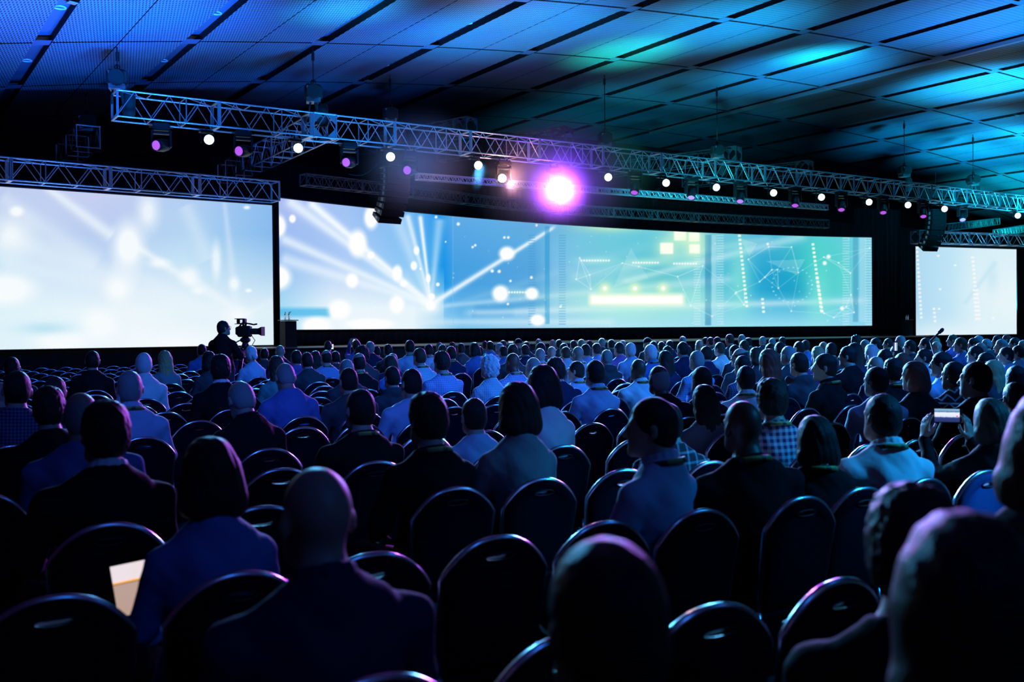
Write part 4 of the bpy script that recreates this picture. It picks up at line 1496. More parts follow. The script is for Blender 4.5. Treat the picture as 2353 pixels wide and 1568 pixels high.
r_, c = lectern(644, 680, 735.5, 35.0, 'black lectern at the left end of the stage', 'stage lecterns')
bottle(c[0] - .10, c[1], c[2], 'water bottle standing on the left lectern, nearer the left screen', 'bottles on the left lectern'); bottle(c[0] + .02, c[1] - .05, c[2], 'water bottle standing on the left lectern, beside the microphone', 'bottles on the left lectern')
mc = empty('lectern_microphone', (c[0] + .08, c[1] + .05, c[2])); tag(mc, 'thin gooseneck microphone on the left lectern', 'microphone')
a = MB(); a.tube([(0, 0, 0), (0, 0, .16), (.0, -.02, .25), (0, -.07, .28)], .008, 6); a.obj('gooseneck', M['blackmetal'], mc)
a = MB(); a.cyl((0, -.07, .28), (0, -.11, .285), .014); a.obj('capsule', M['blackmetal'], mc)
r_, c = lectern(2073, 2097, 735, 57.0, 'dark lectern left of the right screen, mostly in shadow', 'stage lecterns')
bottle(c[0] - .15, c[1] - .05, c[2], 'water bottle on the right lectern, left one', 'bottles on the right lectern'); bottle(c[0] + .02, c[1] - .05, c[2], 'water bottle on the right lectern, right one', 'bottles on the right lectern')
# ------------------------------------------------------------------ trusses
def truss_section_mesh(L, s, name, mats, dens=1.0, r=.026, rb=.014, xbrace=False):
    """box truss section along +x, cross-section s x s centred on the axis"""
    mb = MB(); h = s / 2
    for sy in (-h, h):
        for sz in (-h, h):
            mb.cyl((0, sy, sz), (L, sy, sz), r, 8)
    nb = max(2, int(round(L / (s * 1.0) * dens)))
    for f in range(4):
        def pt(x, t):                                              # t=-1/+1 the two chords of face f
            return [(x, t * h, h), (x, t * h, -h), (x, h, t * h), (x, -h, t * h)][f]
        st = L / nb
        for i in range(nb):
            if f < 2:                                              # top and bottom: rungs, with some diagonals on top
                mb.cyl(pt(i * st, -1), pt(i * st, 1), rb * 1.25, 6, caps=False)
                if f == 0 and i % 2 == 0:
                    mb.cyl(pt(i * st, -1), pt((i + 1) * st, 1), rb, 6, caps=False)
            else:
                mb.cyl(pt(i * st, -1), pt((i + .5) * st, 1), rb, 6, caps=False); mb.cyl(pt((i + .5) * st, 1), pt((i + 1) * st, -1), rb, 6, caps=False)
                if i % 2 == 0:
                    mb.cyl(pt(i * st, -1), pt(i * st, 1), rb * 1.3, 6, caps=False)
    for x in (.03, L - .03):                                       # end frames with plates
        for (a, b) in (((-h, -h), (h, -h)), ((h, -h), (h, h)), ((h, h), (-h, h)), ((-h, h), (-h, -h))):
            mb.cyl((x, *a), (x, *b), r * 1.1, 6)
        for sy in (-1, 1):
            mb.box((x, sy * h, 0), (.05, .016, s * .98))
            mb.box((x, 0, sy * h), (.05, s * .98, .016))
    return mb.mesh(name, mats)


def corner_block_mesh(s, m):
    """cubic corner block: each face a plate with a diamond-shaped opening"""
    mb = MB(); h = s / 2
    for ax in range(3):
        for sg in (-1, 1):
            for (a, b) in ((1, 1), (1, -1), (-1, 1), (-1, -1)):
                tri = [(a * h, b * h), (0 + a * h * .12, b * h), (a * h, 0 + b * h * .12)]
                vs = []
                for t_ in (1.0, .965):
                    for (u, v) in tri:
                        p = [0, 0, 0]; p[ax] = sg * h * t_; p[(ax + 1) % 3] = u; p[(ax + 2) % 3] = v
                        vs.append(tuple(p))
                mb.add(vs, [(0, 1, 2), (5, 4, 3), (0, 3, 4, 1), (1, 4, 5, 2), (2, 5, 3, 0)])
    for (a, b) in ((1, 1), (1, -1), (-1, 1), (-1, -1)):
        mb.cyl((-h, a * h, b * h), (h, a * h, b * h), .028, 8); mb.cyl((a * h, -h, b * h), (a * h, h, b * h), .028, 8); mb.cyl((a * h, b * h, -h), (a * h, b * h, h), .028, 8)
    return mb.mesh('corner_block', (m,))


SEC = {}


def truss(p0, p1, s, label, n=None, m='truss', blocks=(), dens=.72, group=None, name='lighting_truss', L=None):
    p0, p1 = np.array(p0, float), np.array(p1, float)
    d = p1 - p0; T = np.linalg.norm(d)
    n = n or max(1, int(round(T / 3.0)))
    L = T / n
    ex = d / T
    ey = np.cross((0, 0, 1), ex); ey /= np.linalg.norm(ey); ez = np.cross(ex, ey)
    R = Matrix(np.stack([ex, ey, ez], 1).tolist()).to_4x4()
    r = empty(name); r.matrix_world = Matrix.Translation(Vector(p0)) @ R
    tag(r, label, 'truss', group)
    key = (round(L, 2), s, m, dens)
    if key not in SEC:
        SEC[key] = truss_section_mesh(L, s, 'truss_section', (M[m],), dens)
    for i in range(n):
        if i in blocks:
            continue
        o = new_obj('truss_section', SEC[key], None, r); o.location = (i * L, 0, 0)
    if blocks:
        if ('b', s, m) not in SEC:
            SEC[('b', s, m)] = corner_block_mesh(s, M[m])
    return r, R, L


TS = .76
TZ = at_y(245, 240, 31.0)[2]
tA, tB = at_y(262, 242, 31.0), at_z(2353, 469, TZ)
tdir = (tB - tA) / np.linalg.norm(tB - tA)
TLEN = 66.0
FT, FTR, FTL = truss(tA, tA + tdir * TLEN, TS, 'long bright front lighting truss crossing the whole hall under the ceiling', n=22)
cb = corner_block_mesh(TS * 1.03, M['truss'])


def along_front(px, dz=0.0):
    """point of the front truss axis seen at photo column px"""
    best = None
    for t in np.linspace(0, TLEN, 1400):
        q = tA + tdir * t
        x = proj(q)[0]
        if best is None or abs(x - px) < best[0]:
            best = (abs(x - px), q, t)
    return best[1] + np.array([0, 0, dz]), best[2]


q, t_ = along_front(738)
o = new_obj('corner_block', cb, None, FT); o.location = (t_, 0, 0)
# the two trusses running back towards the stage
truss((q[0], q[1] + .4, TZ), (q[0] + .1, 41.2, TZ - .15), TS, 'bright ladder-like truss running from the front truss corner back towards the left screen', n=3)
a = at_y(203, 314, 37.0)
truss((a[0], 37.0, a[2]), (a[0], 41.2, a[2]), TS, 'short truss end hanging left of the front truss, above the left screen', n=2)
# truss carrying the left screen
lq0, lq1 = at_y(634, 442, 35.6), None
zl = lq0[2]
lq1 = at_z(0, 390, zl)
dv = (lq1 - lq0) / np.linalg.norm(lq1 - lq0)
truss(lq0, lq0 + dv * 12.0, .70, 'blue-lit truss along the top edge of the left screen', n=4)
# trusses over the right screen
rq0 = at_y(2106, 545, 35.4); zr = rq0[2]
rq1 = at_z(2353, 553, zr)
dvr = (rq1 - rq0) / np.linalg.norm(rq1 - rq0)
RT_, _, _ = truss(rq0 + dvr * .6, rq0 + dvr * 13, .66, 'truss with an open square end block along the top of the right screen', n=4)
o = new_obj('corner_block', corner_block_mesh(.70, M['truss']), None, RT_); o.location = (-.36, 0, 0)
truss(at_y(2172, 524, 37.5), at_y(2290, 509, 40.5), .45, 'slim rising truss behind the right speaker array', n=2)
truss(at_y(2290, 536, 36.5), at_y(2368, 523, 38.5), .45, 'slim truss at the right edge above the right screen', n=1)
# short box trusses standing out above the front truss
for px, py, lab in ((1060, 296, 'small dark truss end above the front truss, left of the warm spotlight'), (1283, 316, 'dark open truss end above the front truss, over the violet spotlight'),
                    (1672, 358, 'dark truss end above the front truss, right of centre'), (1838, 389, 'dark truss end above the front truss, far right of the wide screen')):
    c0 = at_y(px, py, 34.5)
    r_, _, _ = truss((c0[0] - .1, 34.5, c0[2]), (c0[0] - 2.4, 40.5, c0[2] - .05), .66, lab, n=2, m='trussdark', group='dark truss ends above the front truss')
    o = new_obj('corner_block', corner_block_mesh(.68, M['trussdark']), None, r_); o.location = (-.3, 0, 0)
# lighting battens over the wide screen
b0, b1 = at_y(957, 406, 33.6), None
b1 = at_z(1900, 477, b0[2])
truss(b0, b1, .22, 'thin bright batten behind the front truss spotlights', n=8, name='lighting_batten')
ct = []
for a_, b_ in ((696, 413), (942, 441), (1178, 471), (1298, 481), (1600, 500), (1900, 515)):
    yy = float(np.interp(a_, [640, 1051, 1492, 2007], [35.4, 37.4, 38.0, 35.0]))
    ct.append(at_y(a_, b_, yy))
ctz = float(np.mean([p[2] for p in ct]))
for i in range(5):
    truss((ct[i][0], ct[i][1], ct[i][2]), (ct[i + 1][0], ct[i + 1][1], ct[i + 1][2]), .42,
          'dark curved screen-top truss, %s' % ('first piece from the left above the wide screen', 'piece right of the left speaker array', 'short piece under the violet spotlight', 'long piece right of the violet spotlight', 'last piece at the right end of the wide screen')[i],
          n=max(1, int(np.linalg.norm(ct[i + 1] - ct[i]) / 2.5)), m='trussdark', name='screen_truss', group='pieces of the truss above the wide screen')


# ------------------------------------------------------------------ chain hoists
hb = MB(); hb.box((0, 0, 0), (.40, .26, .34), None, .06); hb.lathe([(.15, -.24), (.16, -.20), (.16, .20), (.15, .24)], (0, 0, -.02), rotx(PI / 2) @ np.eye(3), 16)
hbm = hb.mesh('hoist_motor', (M['rubber'],))
hpl = MB(); hpl.box((-.02, -.205, .03), (.26, .012, .14), None, .005); hpm = hpl.mesh('hoist_plate', (M['stageedge'],))
hco = MB()
for i in range(6):
    hco.box((.0, -.0, -.14 - .018 * i), (.30, .30, .008))
hcm = hco.mesh('cooling_fins', (M['truss'],))
hbag = MB(); hbag.lathe([(.06, -.75), (.12, -.70), (.13, -.35), (.10, -.25)], (.20, .05, 0), None, 14); hbagm = hbag.mesh('chain_bag', (M['rubber'],))


def hoist(px, py, y, label, lower=None):
    c = at_y(px, py, y)
    r = empty('chain_hoist', c, YAW * -1 * .6); r.scale = (1.5,) * 3; tag(r, label, 'hoist', 'chain hoists under the ceiling')
    new_obj('motor_housing', hbm, None, r); new_obj('name_plate', hpm, None, r); new_obj('cooling_fins', hcm, None, r); new_obj('chain_bag', hbagm, None, r)
    top = (zc(c[0]) - c[2] - .08) / 1.5
    a = MB(); a.tube([(0, 0, .16), (0, 0, top - .02)], .013, 6); a.cyl((0, 0, top - .30), (0, 0, top - .12), .035, 8); a.obj('chain', M['blackmetal'], r)
    a = MB(); a.tube([(.05 * math.cos(t), 0, .22 + .05 * math.sin(t)) for t in np.linspace(-1.2, 4.2, 9)], .012, 6); a.obj('hook', M['blackmetal'], r)
    if lower:
        lower /= 1.5
        a = MB(); a.tube([(0, 0, -.15), (.05, 0, -lower + .35), (.12, 0, -lower - .1)], .045, 6); a.tube([(0, 0, -.15), (-.08, 0, -lower + .3), (-.12, 0, -lower - .1)], .025, 6); a.obj('sling', M['rubber'], r)
    return r


hoist(270, 180, 31.2, 'black chain hoist above the left end of the front truss', .62)
hoist(720, 212, 31.2, 'black chain hoist above the front truss corner block', .85)
hoist(897, 262, 35.0, 'small chain hoist above the left speaker array')
hoist(1390, 318, 33.0, 'small chain hoist above the front truss, right of the violet spotlight')
hoist(1648, 346, 33.0, 'small chain hoist at the bottom of the long chain right of centre')
hoist(2078, 392, 33.0, 'small chain hoist above the front truss, nearly over the right screen')
hoist(2236, 412, 32.5, 'small chain hoist under the long chain at far right', .5)
hoist(200, 280, 38.0, 'chain hoist in shadow above the short truss end at far left')

# ------------------------------------------------------------------ spotlights on the front truss
cl = MB(); cl.tube([(0, 0, .0), (0, 0, .16)], .022, 6); cl.tube([(.045 * math.cos(t), 0, .20 + .045 * math.sin(t)) for t in np.linspace(-.9, 4.0, 9)], .016, 6); clm = cl.mesh('hook_clamp', (M['blackmetal'],))
yk = MB(); yk.box((0, 0, 0), (.40, .05, .02)); yk.box((-.195, 0, -.15), (.014, .05, .32)); yk.box((.195, 0, -.15), (.014, .05, .32)); ykm = yk.mesh('yoke', (M['blackmetal'],))
can = MB(); can.lathe([(.09, -.24), (.13, -.20), (.15, -.05), (.16, .14), (.168, .16), (.168, .18), (.15, .18), (.145, .14)], n=22); canm = can.mesh('lamp_can', (M['blackmetal'],))
ln = MB(); ln.lathe([(.146, .145), (.10, .165), (.05, .172), (.0, .174)], n=22, caps=False); lnw = ln.mesh('lens', (M['lens_white'],))
blk = MB(); blk.box((.0, 0, .05), (.42, .24, .09), None, .02); blkm = blk.mesh('ballast', (M['blackmetal'],))


def aim(o, target, eye):
    d = Vector(target) - Vector(eye); o.matrix_local = Matrix.Translation(o.location) @ d.to_track_quat('Z', 'Y').to_matrix().to_4x4()


ORD = ['first', 'second', 'third', 'fourth', 'fifth', 'sixth', 'seventh', 'eighth', 'ninth', 'tenth', 'eleventh', 'twelfth', 'thirteenth', 'fourteenth', 'fifteenth', 'sixteenth', 'seventeenth', 'eighteenth', 'nineteenth', 'twentieth']
WHITES = [(479, 320), (684, 340), (896, 360), (1097, 379), (1396, 407), (1529, 420), (1644, 430), (1776, 443), (1886, 453), (1995, 464), (2085, 471), (2169, 480), (2337, 495)]
for i, (px, py) in enumerate(WHITES):
    q, t_ = along_front(px)
    c = at_y(px, py, q[1] - .25)
    top = TZ - TS / 2 - c[2]
    r = empty('spotlight', c); tag(r, 'white lit spotlight under the front truss, %s white one from the left' % ORD[i], 'spotlight', 'white spotlights under the front truss')
    o = new_obj('ballast', blkm, None, r); o.location = (0, .25, top - .18)
    o = new_obj('hook_clamp', clm, None, r); o.location = (0, .25, top - .12)
    o = new_obj('yoke', ykm, None, r); o.location = (0, .1, .20)
    tgt = Vector((c[0] * .45, 5.0, 1.5)) if i % 3 else Vector((c[0] * .6, 9.0, 1.4))
    b = new_obj('lamp_can', canm, None, r); aim(b, tgt, c)
    new_obj('lens', lnw, None, b)

# moving heads
base = MB(); base.box((0, 0, 0), (.50, .40, .20), None, .04); base.box((-.30, 0, .0), (.10, .06, .03), None, .01); base.box((.30, 0, 0), (.10, .06, .03), None, .01); basem = base.mesh('base', (M['blackmetal'],))
arm = MB(); arm.box((-.265, 0, -.30), (.07, .22, .52), None, .03); arm.box((.265, 0, -.30), (.07, .22, .52), None, .03); arm.box((0, 0, -.13), (.56, .24, .08), None, .03); armm = arm.mesh('yoke', (M['blackmetal'],))
hd = MB(); hd.lathe([(.10, -.30), (.17, -.26), (.20, -.05), (.185, .18), (.165, .30), (.150, .31), (.145, .27)], n=24); hdm = hd.mesh('head', (M['blackmetal'],))
ln2 = MB(); ln2.lathe([(.146, .27), (.10, .295), (.0, .31)], n=22, caps=False)
lnm = {'lens_purple': ln2.mesh('lens', (M['lens_purple'],)), 'lens_star': ln2.mesh('lens', (M['lens_star'],)), 'lens_warm': ln2.mesh('lens', (M['lens_warm'],))}
HEADS = [(355, 343, 0), (543, 356, 0), (787, 382, 0), (926, 400, 0), (1151, 410, 2), (1267, 425, 1), (1453, 440, 0), (1583, 452, 0), (1695, 461, 0), (1821, 471, 0), (1927, 481, 0), (2023, 488, 0), (2115, 497, 0), (2205, 505, 0)]
STAR = {}
for i, (px, py, kd) in enumerate(HEADS):
    q, t_ = along_front(px + 12)
    c = at_y(px + (16 if i < 4 else 6), py - (9 if not kd else 0), q[1] + .1)
    top = TZ - TS / 2 - c[2]
    r = empty('moving_head_light', c, -.2)
    lab = {1: 'moving head light shining brilliant violet towards the camera', 2: 'moving head light shining warm white beside the brilliant violet one'}.get(kd) or 'black moving head light with dim purple lens, %s one from the left' % ORD[i if i < 4 else i - 2]
    tag(r, lab, 'stage light', 'moving head lights under the front truss')
    o = new_obj('base', basem, None, r); o.location = (0, 0, .55)
    for sx in (-.15, .15):
        a = MB(); a.tube([(sx, 0, .62), (sx, 0, max(.7, top - .02))], .022, 6); a.tube([(sx + .045 * math.cos(t), 0, max(.7, top) + .03 + .045 * math.sin(t)) for t in np.linspace(-.9, 4.0, 9)], .016, 6); a.obj('hook_clamp', M['blackmetal'], r)
    o = new_obj('yoke', armm, None, r); o.location = (0, 0, .50)
    b = new_obj('head', hdm, None, r)
    if kd:
        tg = Vector((-.1 if kd == 1 else .8, .0, 1.9))
    elif i < 4:
        tg = Vector((c[0] - 14, 12, 3))
    else:
        tg = Vector((c[0] - 4, c[1] - 5, c[2] - 9))
    aim(b, tg, c)
    new_obj('lens', lnm['lens_star' if kd == 1 else 'lens_warm' if kd == 2 else 'lens_purple'], None, b)
    STAR[i] = c
# cable loop between two spotlights
a_, b_ = at_y(800, 400, 31.2), at_y(878, 366, 31.0)
mbc = MB(); mbc.tube([a_ + (b_ - a_) * t + np.array([0, 0, -.25 * math.sin(PI * t)]) for t in np.linspace(0, 1, 12)], .012, 5)
tag(mbc.obj('cable', M['rubber']), 'thin cable hanging in a loop between a purple head and a white spotlight', 'cable')


# ------------------------------------------------------------------ line arrays
def line_array(px, pyt, pyb, y, label, n=9, yaw=0.0):
    top, bot = at_y(px, pyt, y), at_y(px, pyb, y)
    h = (top[2] - bot[2]) / n
    r = empty('line_array_speaker', (bot[0], y, bot[2]), yaw); tag(r, label, 'loudspeaker', 'hanging speaker arrays')
    wd, dp = .98, .62
    for i in range(n):
        u = i / (n - 1)
        ang = .55 * u ** 2.5
        z = (n - .5 - i) * h
        yy = .62 * u ** 2.6
        R = rotx(ang)
        a = MB()
        vs = []
        for (sx, dy, sz) in [(s1, s2, s3) for s1 in (-1, 1) for s2 in (0, 1) for s3 in (-1, 1)]:
            vs.append(np.array([sx * wd / 2 * (1 - .10 * dy), (-dp / 2 + dp * dy), sz * h / 2 * (.97 - .3 * dy)]))
        vs = [R @ v + np.array([0, yy, z]) for v in vs]
        a.add(vs, [(0, 1, 3, 2), (4, 6, 7, 5), (0, 4, 5, 1), (2, 3, 7, 6), (0, 2, 6, 4), (1, 5, 7, 3)])
        cab = a.obj('speaker_cabinet', M['blackmetal'], r)
        g = MB()
        for k in range(7):
            g.box(R @ np.array([0, -dp / 2 - .012, -h * .40 + k * h * .8 / 6]) + np.array([0, yy, z]), (wd * .92, .012, .012), R)
        g.obj('grille', M['rubber'], cab)
        s_ = MB()
        for sx in (-1, 1):                                               # rigging plates and pins on the sides
            s_.box(R @ np.array([sx * (wd / 2 - .02), -dp * .18, 0]) + np.array([0, yy, z]), (.02, .20, h * .62), R @ rotz(-sx * .18), .004)
            s_.cyl(R @ np.array([sx * (wd / 2 - .03), -dp * .1, -h * .2]) + np.array([0, yy, z]), R @ np.array([sx * (wd / 2 + .01), -dp * .1, -h * .2]) + np.array([0, yy, z]), .03, 8)
        s_.obj('rigging_plate', M['stageedge'], cab)
    f = MB(); f.box((0, 0, n * h + .05), (wd, .7, .07), None, .02); f.tube([(-.3, 0, n * h + .08), (0, 0, n * h + .7)], .02, 6); f.tube([(.3, 0, n * h + .08), (0, 0, n * h + .7)], .02, 6); f.tube([(0, 0, n * h + .7), (0, 0, n * h + 2.2)], .016, 6)
    f.obj('flying_frame', M['blackmetal'], r)
    return r


line_array(908, 388, 503, 33.2, 'tall black hanging speaker array in front of the wide screen', 9, .08)
line_array(2150, 486, 571, 33.2, 'dark hanging speaker array in front of the right screen', 8, -.25)

# ------------------------------------------------------------------ camera operator and broadcast camera
FOP = figure('standing', arms='stand', yaw=-.55, pitch=.10, h=.0105)
oc = at_d(514, 738, 17.0)
sc_ = oc[2] / (FOP['hc'][2] + HEADTOP * .97)
tz = -.85
loc = np.array([oc[0], oc[1], 0]) - sc_ * (rotz(tz) @ FOP['hc']) * np.array([1, 1, 0])
op = make_person(FOP, 'S', 'd', 'BK', 'Gc', Matrix.Translation(Vector(loc)) @ Matrix((rotz(tz) * sc_).tolist()).to_4x4())
tag(op, 'person standing in dark clothes and glasses behind a video camera, silhouetted against the left screen', 'person')

vc = at_d(566, 762, 17.6)
V = empty('video_camera', (vc[0], vc[1], 0), tz + .45 - PI / 2 + PI / 2); tag(V, 'broadcast video camera on a tripod before the left screen', 'video camera')
V.rotation_euler[2] = -YAW - .12                                   # local +x runs along the lens
cz = vc[2]
a = MB(); a.box((-.03, 0, cz), (.24, .13, .20), None, .02); a.box((-.16, 0, cz + .01), (.06, .10, .15), None, .02); a.obj('camera_body', M['blackmetal'], V)
a = MB(); a.lathe([(.05, 0), (.055, .05), (.055, .13), (.045, .14)], (.09, 0, cz - .0), roty(PI / 2), 16); a.obj('lens', M['rubber'], V)
a = MB(); a.add([(.22, -.05, cz - .045), (.22, .05, cz - .045), (.22, .05, cz + .045), (.22, -.05, cz + .045), (.31, -.085, cz - .08), (.31, .085, cz - .08), (.31, .085, cz + .08), (.31, -.085, cz + .08)], [(3, 2, 1, 0), (0, 1, 5, 4), (1, 2, 6, 5), (2, 3, 7, 6), (3, 0, 4, 7), (4, 5, 6, 7)]); a.obj('lens_hood', M['blackmetal'], V)
a = MB(); a.tube([(-.12, 0, cz + .10), (-.06, 0, cz + .16), (.14, 0, cz + .12), (.20, 0, cz + .13)], .016, 6); a.tube([(-.02, 0, cz + .09), (.0, 0, cz + .15)], .02, 6); a.obj('carrying_handle', M['blackmetal'], V)
vf = MB(); vf.box((-.11, 0, cz + .225), (.17, .10, .012)); vf.box((-.11, 0, cz + .135), (.17, .10, .012)); vf.box((-.03, 0, cz + .18), (.05, .10, .10), None, .01); vf.box((-.11, .05, cz + .18), (.17, .008, .10)); vf.tube([(-.06, 0, cz + .14), (-.05, 0, cz + .09)], .02, 6); VFO = vf.obj('viewfinder', M['blackmetal'], V)
M['vfscreen'] = mat('viewfinder_screen', (.7, .8, 1), .3, emit=(.75, .88, 1.0), estr=.9)
a = MB(); a.box((-.09, .043, cz + .18), (.08, .006, .055)); a.obj('screen', M['vfscreen'], VFO)
a = MB(); a.box((-.02, 0, cz - .15), (.17, .12, .10), None, .03); a.lathe([(.06, 0), (.07, .04), (.05, .10)], (-.02, 0, cz - .30), None, 14); a.cyl((-.02, 0, cz - .32), (-.02, 0, cz - .18), .035); a.obj('tripod_head', M['blackmetal'], V)
a = MB(); a.tube([(-.08, -.06, cz - .15), (-.42, -.14, cz - .33)], .012, 6); a.cyl((-.34, -.121, cz - .287), (-.43, -.142, cz - .335), .018); a.obj('pan_bar', M['blackmetal'], V)
a = MB(); a.tube([(.08, 0, cz - .05), (.15, .02, cz - .16), (.06, .03, cz - .30)], .007, 5); a.obj('lens_cable', M['rubber'], V)
for k in range(3):
    q = k * 2 * PI / 3 + .4
    a = MB(); a.tube([(-.02 + .05 * math.cos(q), .05 * math.sin(q), cz - .31), (-.02 + .50 * math.cos(q), .50 * math.sin(q), .02)], .022, 8); a.cyl((-.02 + .50 * math.cos(q), .50 * math.sin(q), 0), (-.02 + .50 * math.cos(q), .50 * math.sin(q), .03), .035); a.obj('leg', M['blackmetal'], V)

# microphone on a stand in the audience
mq = at_d(2163, 760, 17.6)
R_ = empty('microphone_stand', (mq[0] - .25, mq[1] - .1, 0)); tag(R_, 'microphone on a slanted boom stand rising from the audience before the right screen', 'microphone stand')
mv = mq - np.array([mq[0] - .25, mq[1] - .1, 0])
bs = at_d(2137, 785, 17.6) - np.array(R_.location)
a = MB(); a.lathe([(.16, 0), (.16, .02), (.03, .035), (.012, .05)], n=20); a.obj('base', M['blackmetal'], R_)
a = MB(); a.tube([(0, 0, .03), (0, 0, .9), tuple(bs)], .011, 6); a.obj('pole', M['blackmetal'], R_)
a = MB(); a.tube([tuple(bs), tuple(bs + (mv - bs) * .62)], .013, 6); a.cyl(bs, bs + (mv - bs) * .9, .018, 8); a.obj('handle', M['blackmetal'], R_)
a = MB(); dd = (mv - bs) / np.linalg.norm(mv - bs); a.cyl(mv - dd * .06, mv + dd * .02, .030, 10, .036); a.cyl(mv + dd * .02, mv + dd * .05, .036, 10, .02); a.obj('mesh_head', M['rubber'], R_)
# ------------------------------------------------------------------ place people, phones, tablet
M['phone'] = mat('phone_glass_back', (.012, .012, .014), .2)


def phone_screen_mat(kind):
    m = bpy.data.materials.new('phone_display_' + kind); m.use_nodes = True
    nt = m.node_tree; nt.nodes.clear()
    out = nt.nodes.new('ShaderNodeOutputMaterial'); e = nt.nodes.new('ShaderNodeEmission'); tc = nt.nodes.new('ShaderNodeTexCoord'); sp = nt.nodes.new('ShaderNodeSeparateXYZ'); cr = nt.nodes.new('ShaderNodeValToRGB')
    nt.links.new(tc.outputs['Generated'], sp.inputs[0])
    nz = nt.nodes.new('ShaderNodeTexNoise'); nz.inputs['Scale'].default_value = 14; nt.links.new(tc.outputs['Generated'], nz.inputs['Vector'])
    ad = nt.nodes.new('ShaderNodeMath'); ad.operation = 'MULTIPLY_ADD'; ad.inputs[1].default_value = .16
    nt.links.new(nz.outputs['Fac'], ad.inputs[0]); nt.links.new(sp.outputs['Z'], ad.inputs[2])
    nt.links.new(ad.outputs[0], cr.inputs[0])
    cr.color_ramp.interpolation = 'LINEAR'
    els = [(0.0, (.02, .03, .12, 1)), (.42, (.03, .06, .25, 1)), (.50, (.75, .82, 1, 1)), (.80, (.85, .9, 1, 1)), (.84, (.05, .15, .4, 1)), (1.0, (.25, .5, .7, 1))] if kind == 'concert' else [(0, (.9, .95, 1, 1)), (1, (.8, .9, 1, 1))]
    while len(cr.color_ramp.elements) > 1:
        cr.color_ramp.elements.remove(cr.color_ramp.elements[-1])
    cr.color_ramp.elements[0].position = els[0][0]; cr.color_ramp.elements[0].color = els[0][1]
    for p_, c_ in els[1:]:
        q = cr.color_ramp.elements.new(p_); q.color = c_
    nt.links.new(cr.outputs[0], e.inputs[0]); e.inputs[1].default_value = 1.0
    nt.links.new(e.outputs[0], out.inputs[0])
    return m


M['scr_concert'] = phone_screen_mat('concert'); M['scr_white'] = phone_screen_mat('plain')
M['recdot'] = mat('red_record_dot', (.8, .05, .05), .4, emit=(1, .06, .06), estr=.9)


def phone(center, normal, roll, w, h_, label, smat, rec=False):
    """w x h in metres, screen facing along normal"""
    n = Vector(normal).normalized()
    z = Vector((0, 0, 1)); x = z.cross(n).normalized() * -1; z = n.cross(x) * -1
    y = -n
    x = y.cross(Vector((0, 0, 1))).normalized(); z = x.cross(y)
    R = Matrix((x, y, z)).transposed().to_4x4() @ Matrix.Rotation(roll, 4, 'Y')
    r = empty('smartphone'); r.matrix_world = Matrix.Translation(Vector(center)) @ R; tag(r, label, 'phone')
    a = MB(); a.box((0, 0, 0), (h_, w, .009), None, min(.012, w * .12)); a.v = [(v[0], v[2], v[1]) for v in a.v]; a.obj('case', M['phone'], r)
    a = MB(); a.box((0, -.0052, 0), (h_ * .80, .001, w * .88)); a.obj('screen', M[smat], r)
    if rec:
        a = MB(); a.lathe([(.0045, 0), (.0001, .0008)], (h_ * .32, -.0058, -.004), rotx(PI / 2), 14); a.obj('record_button', M['recdot'], r)
    return r


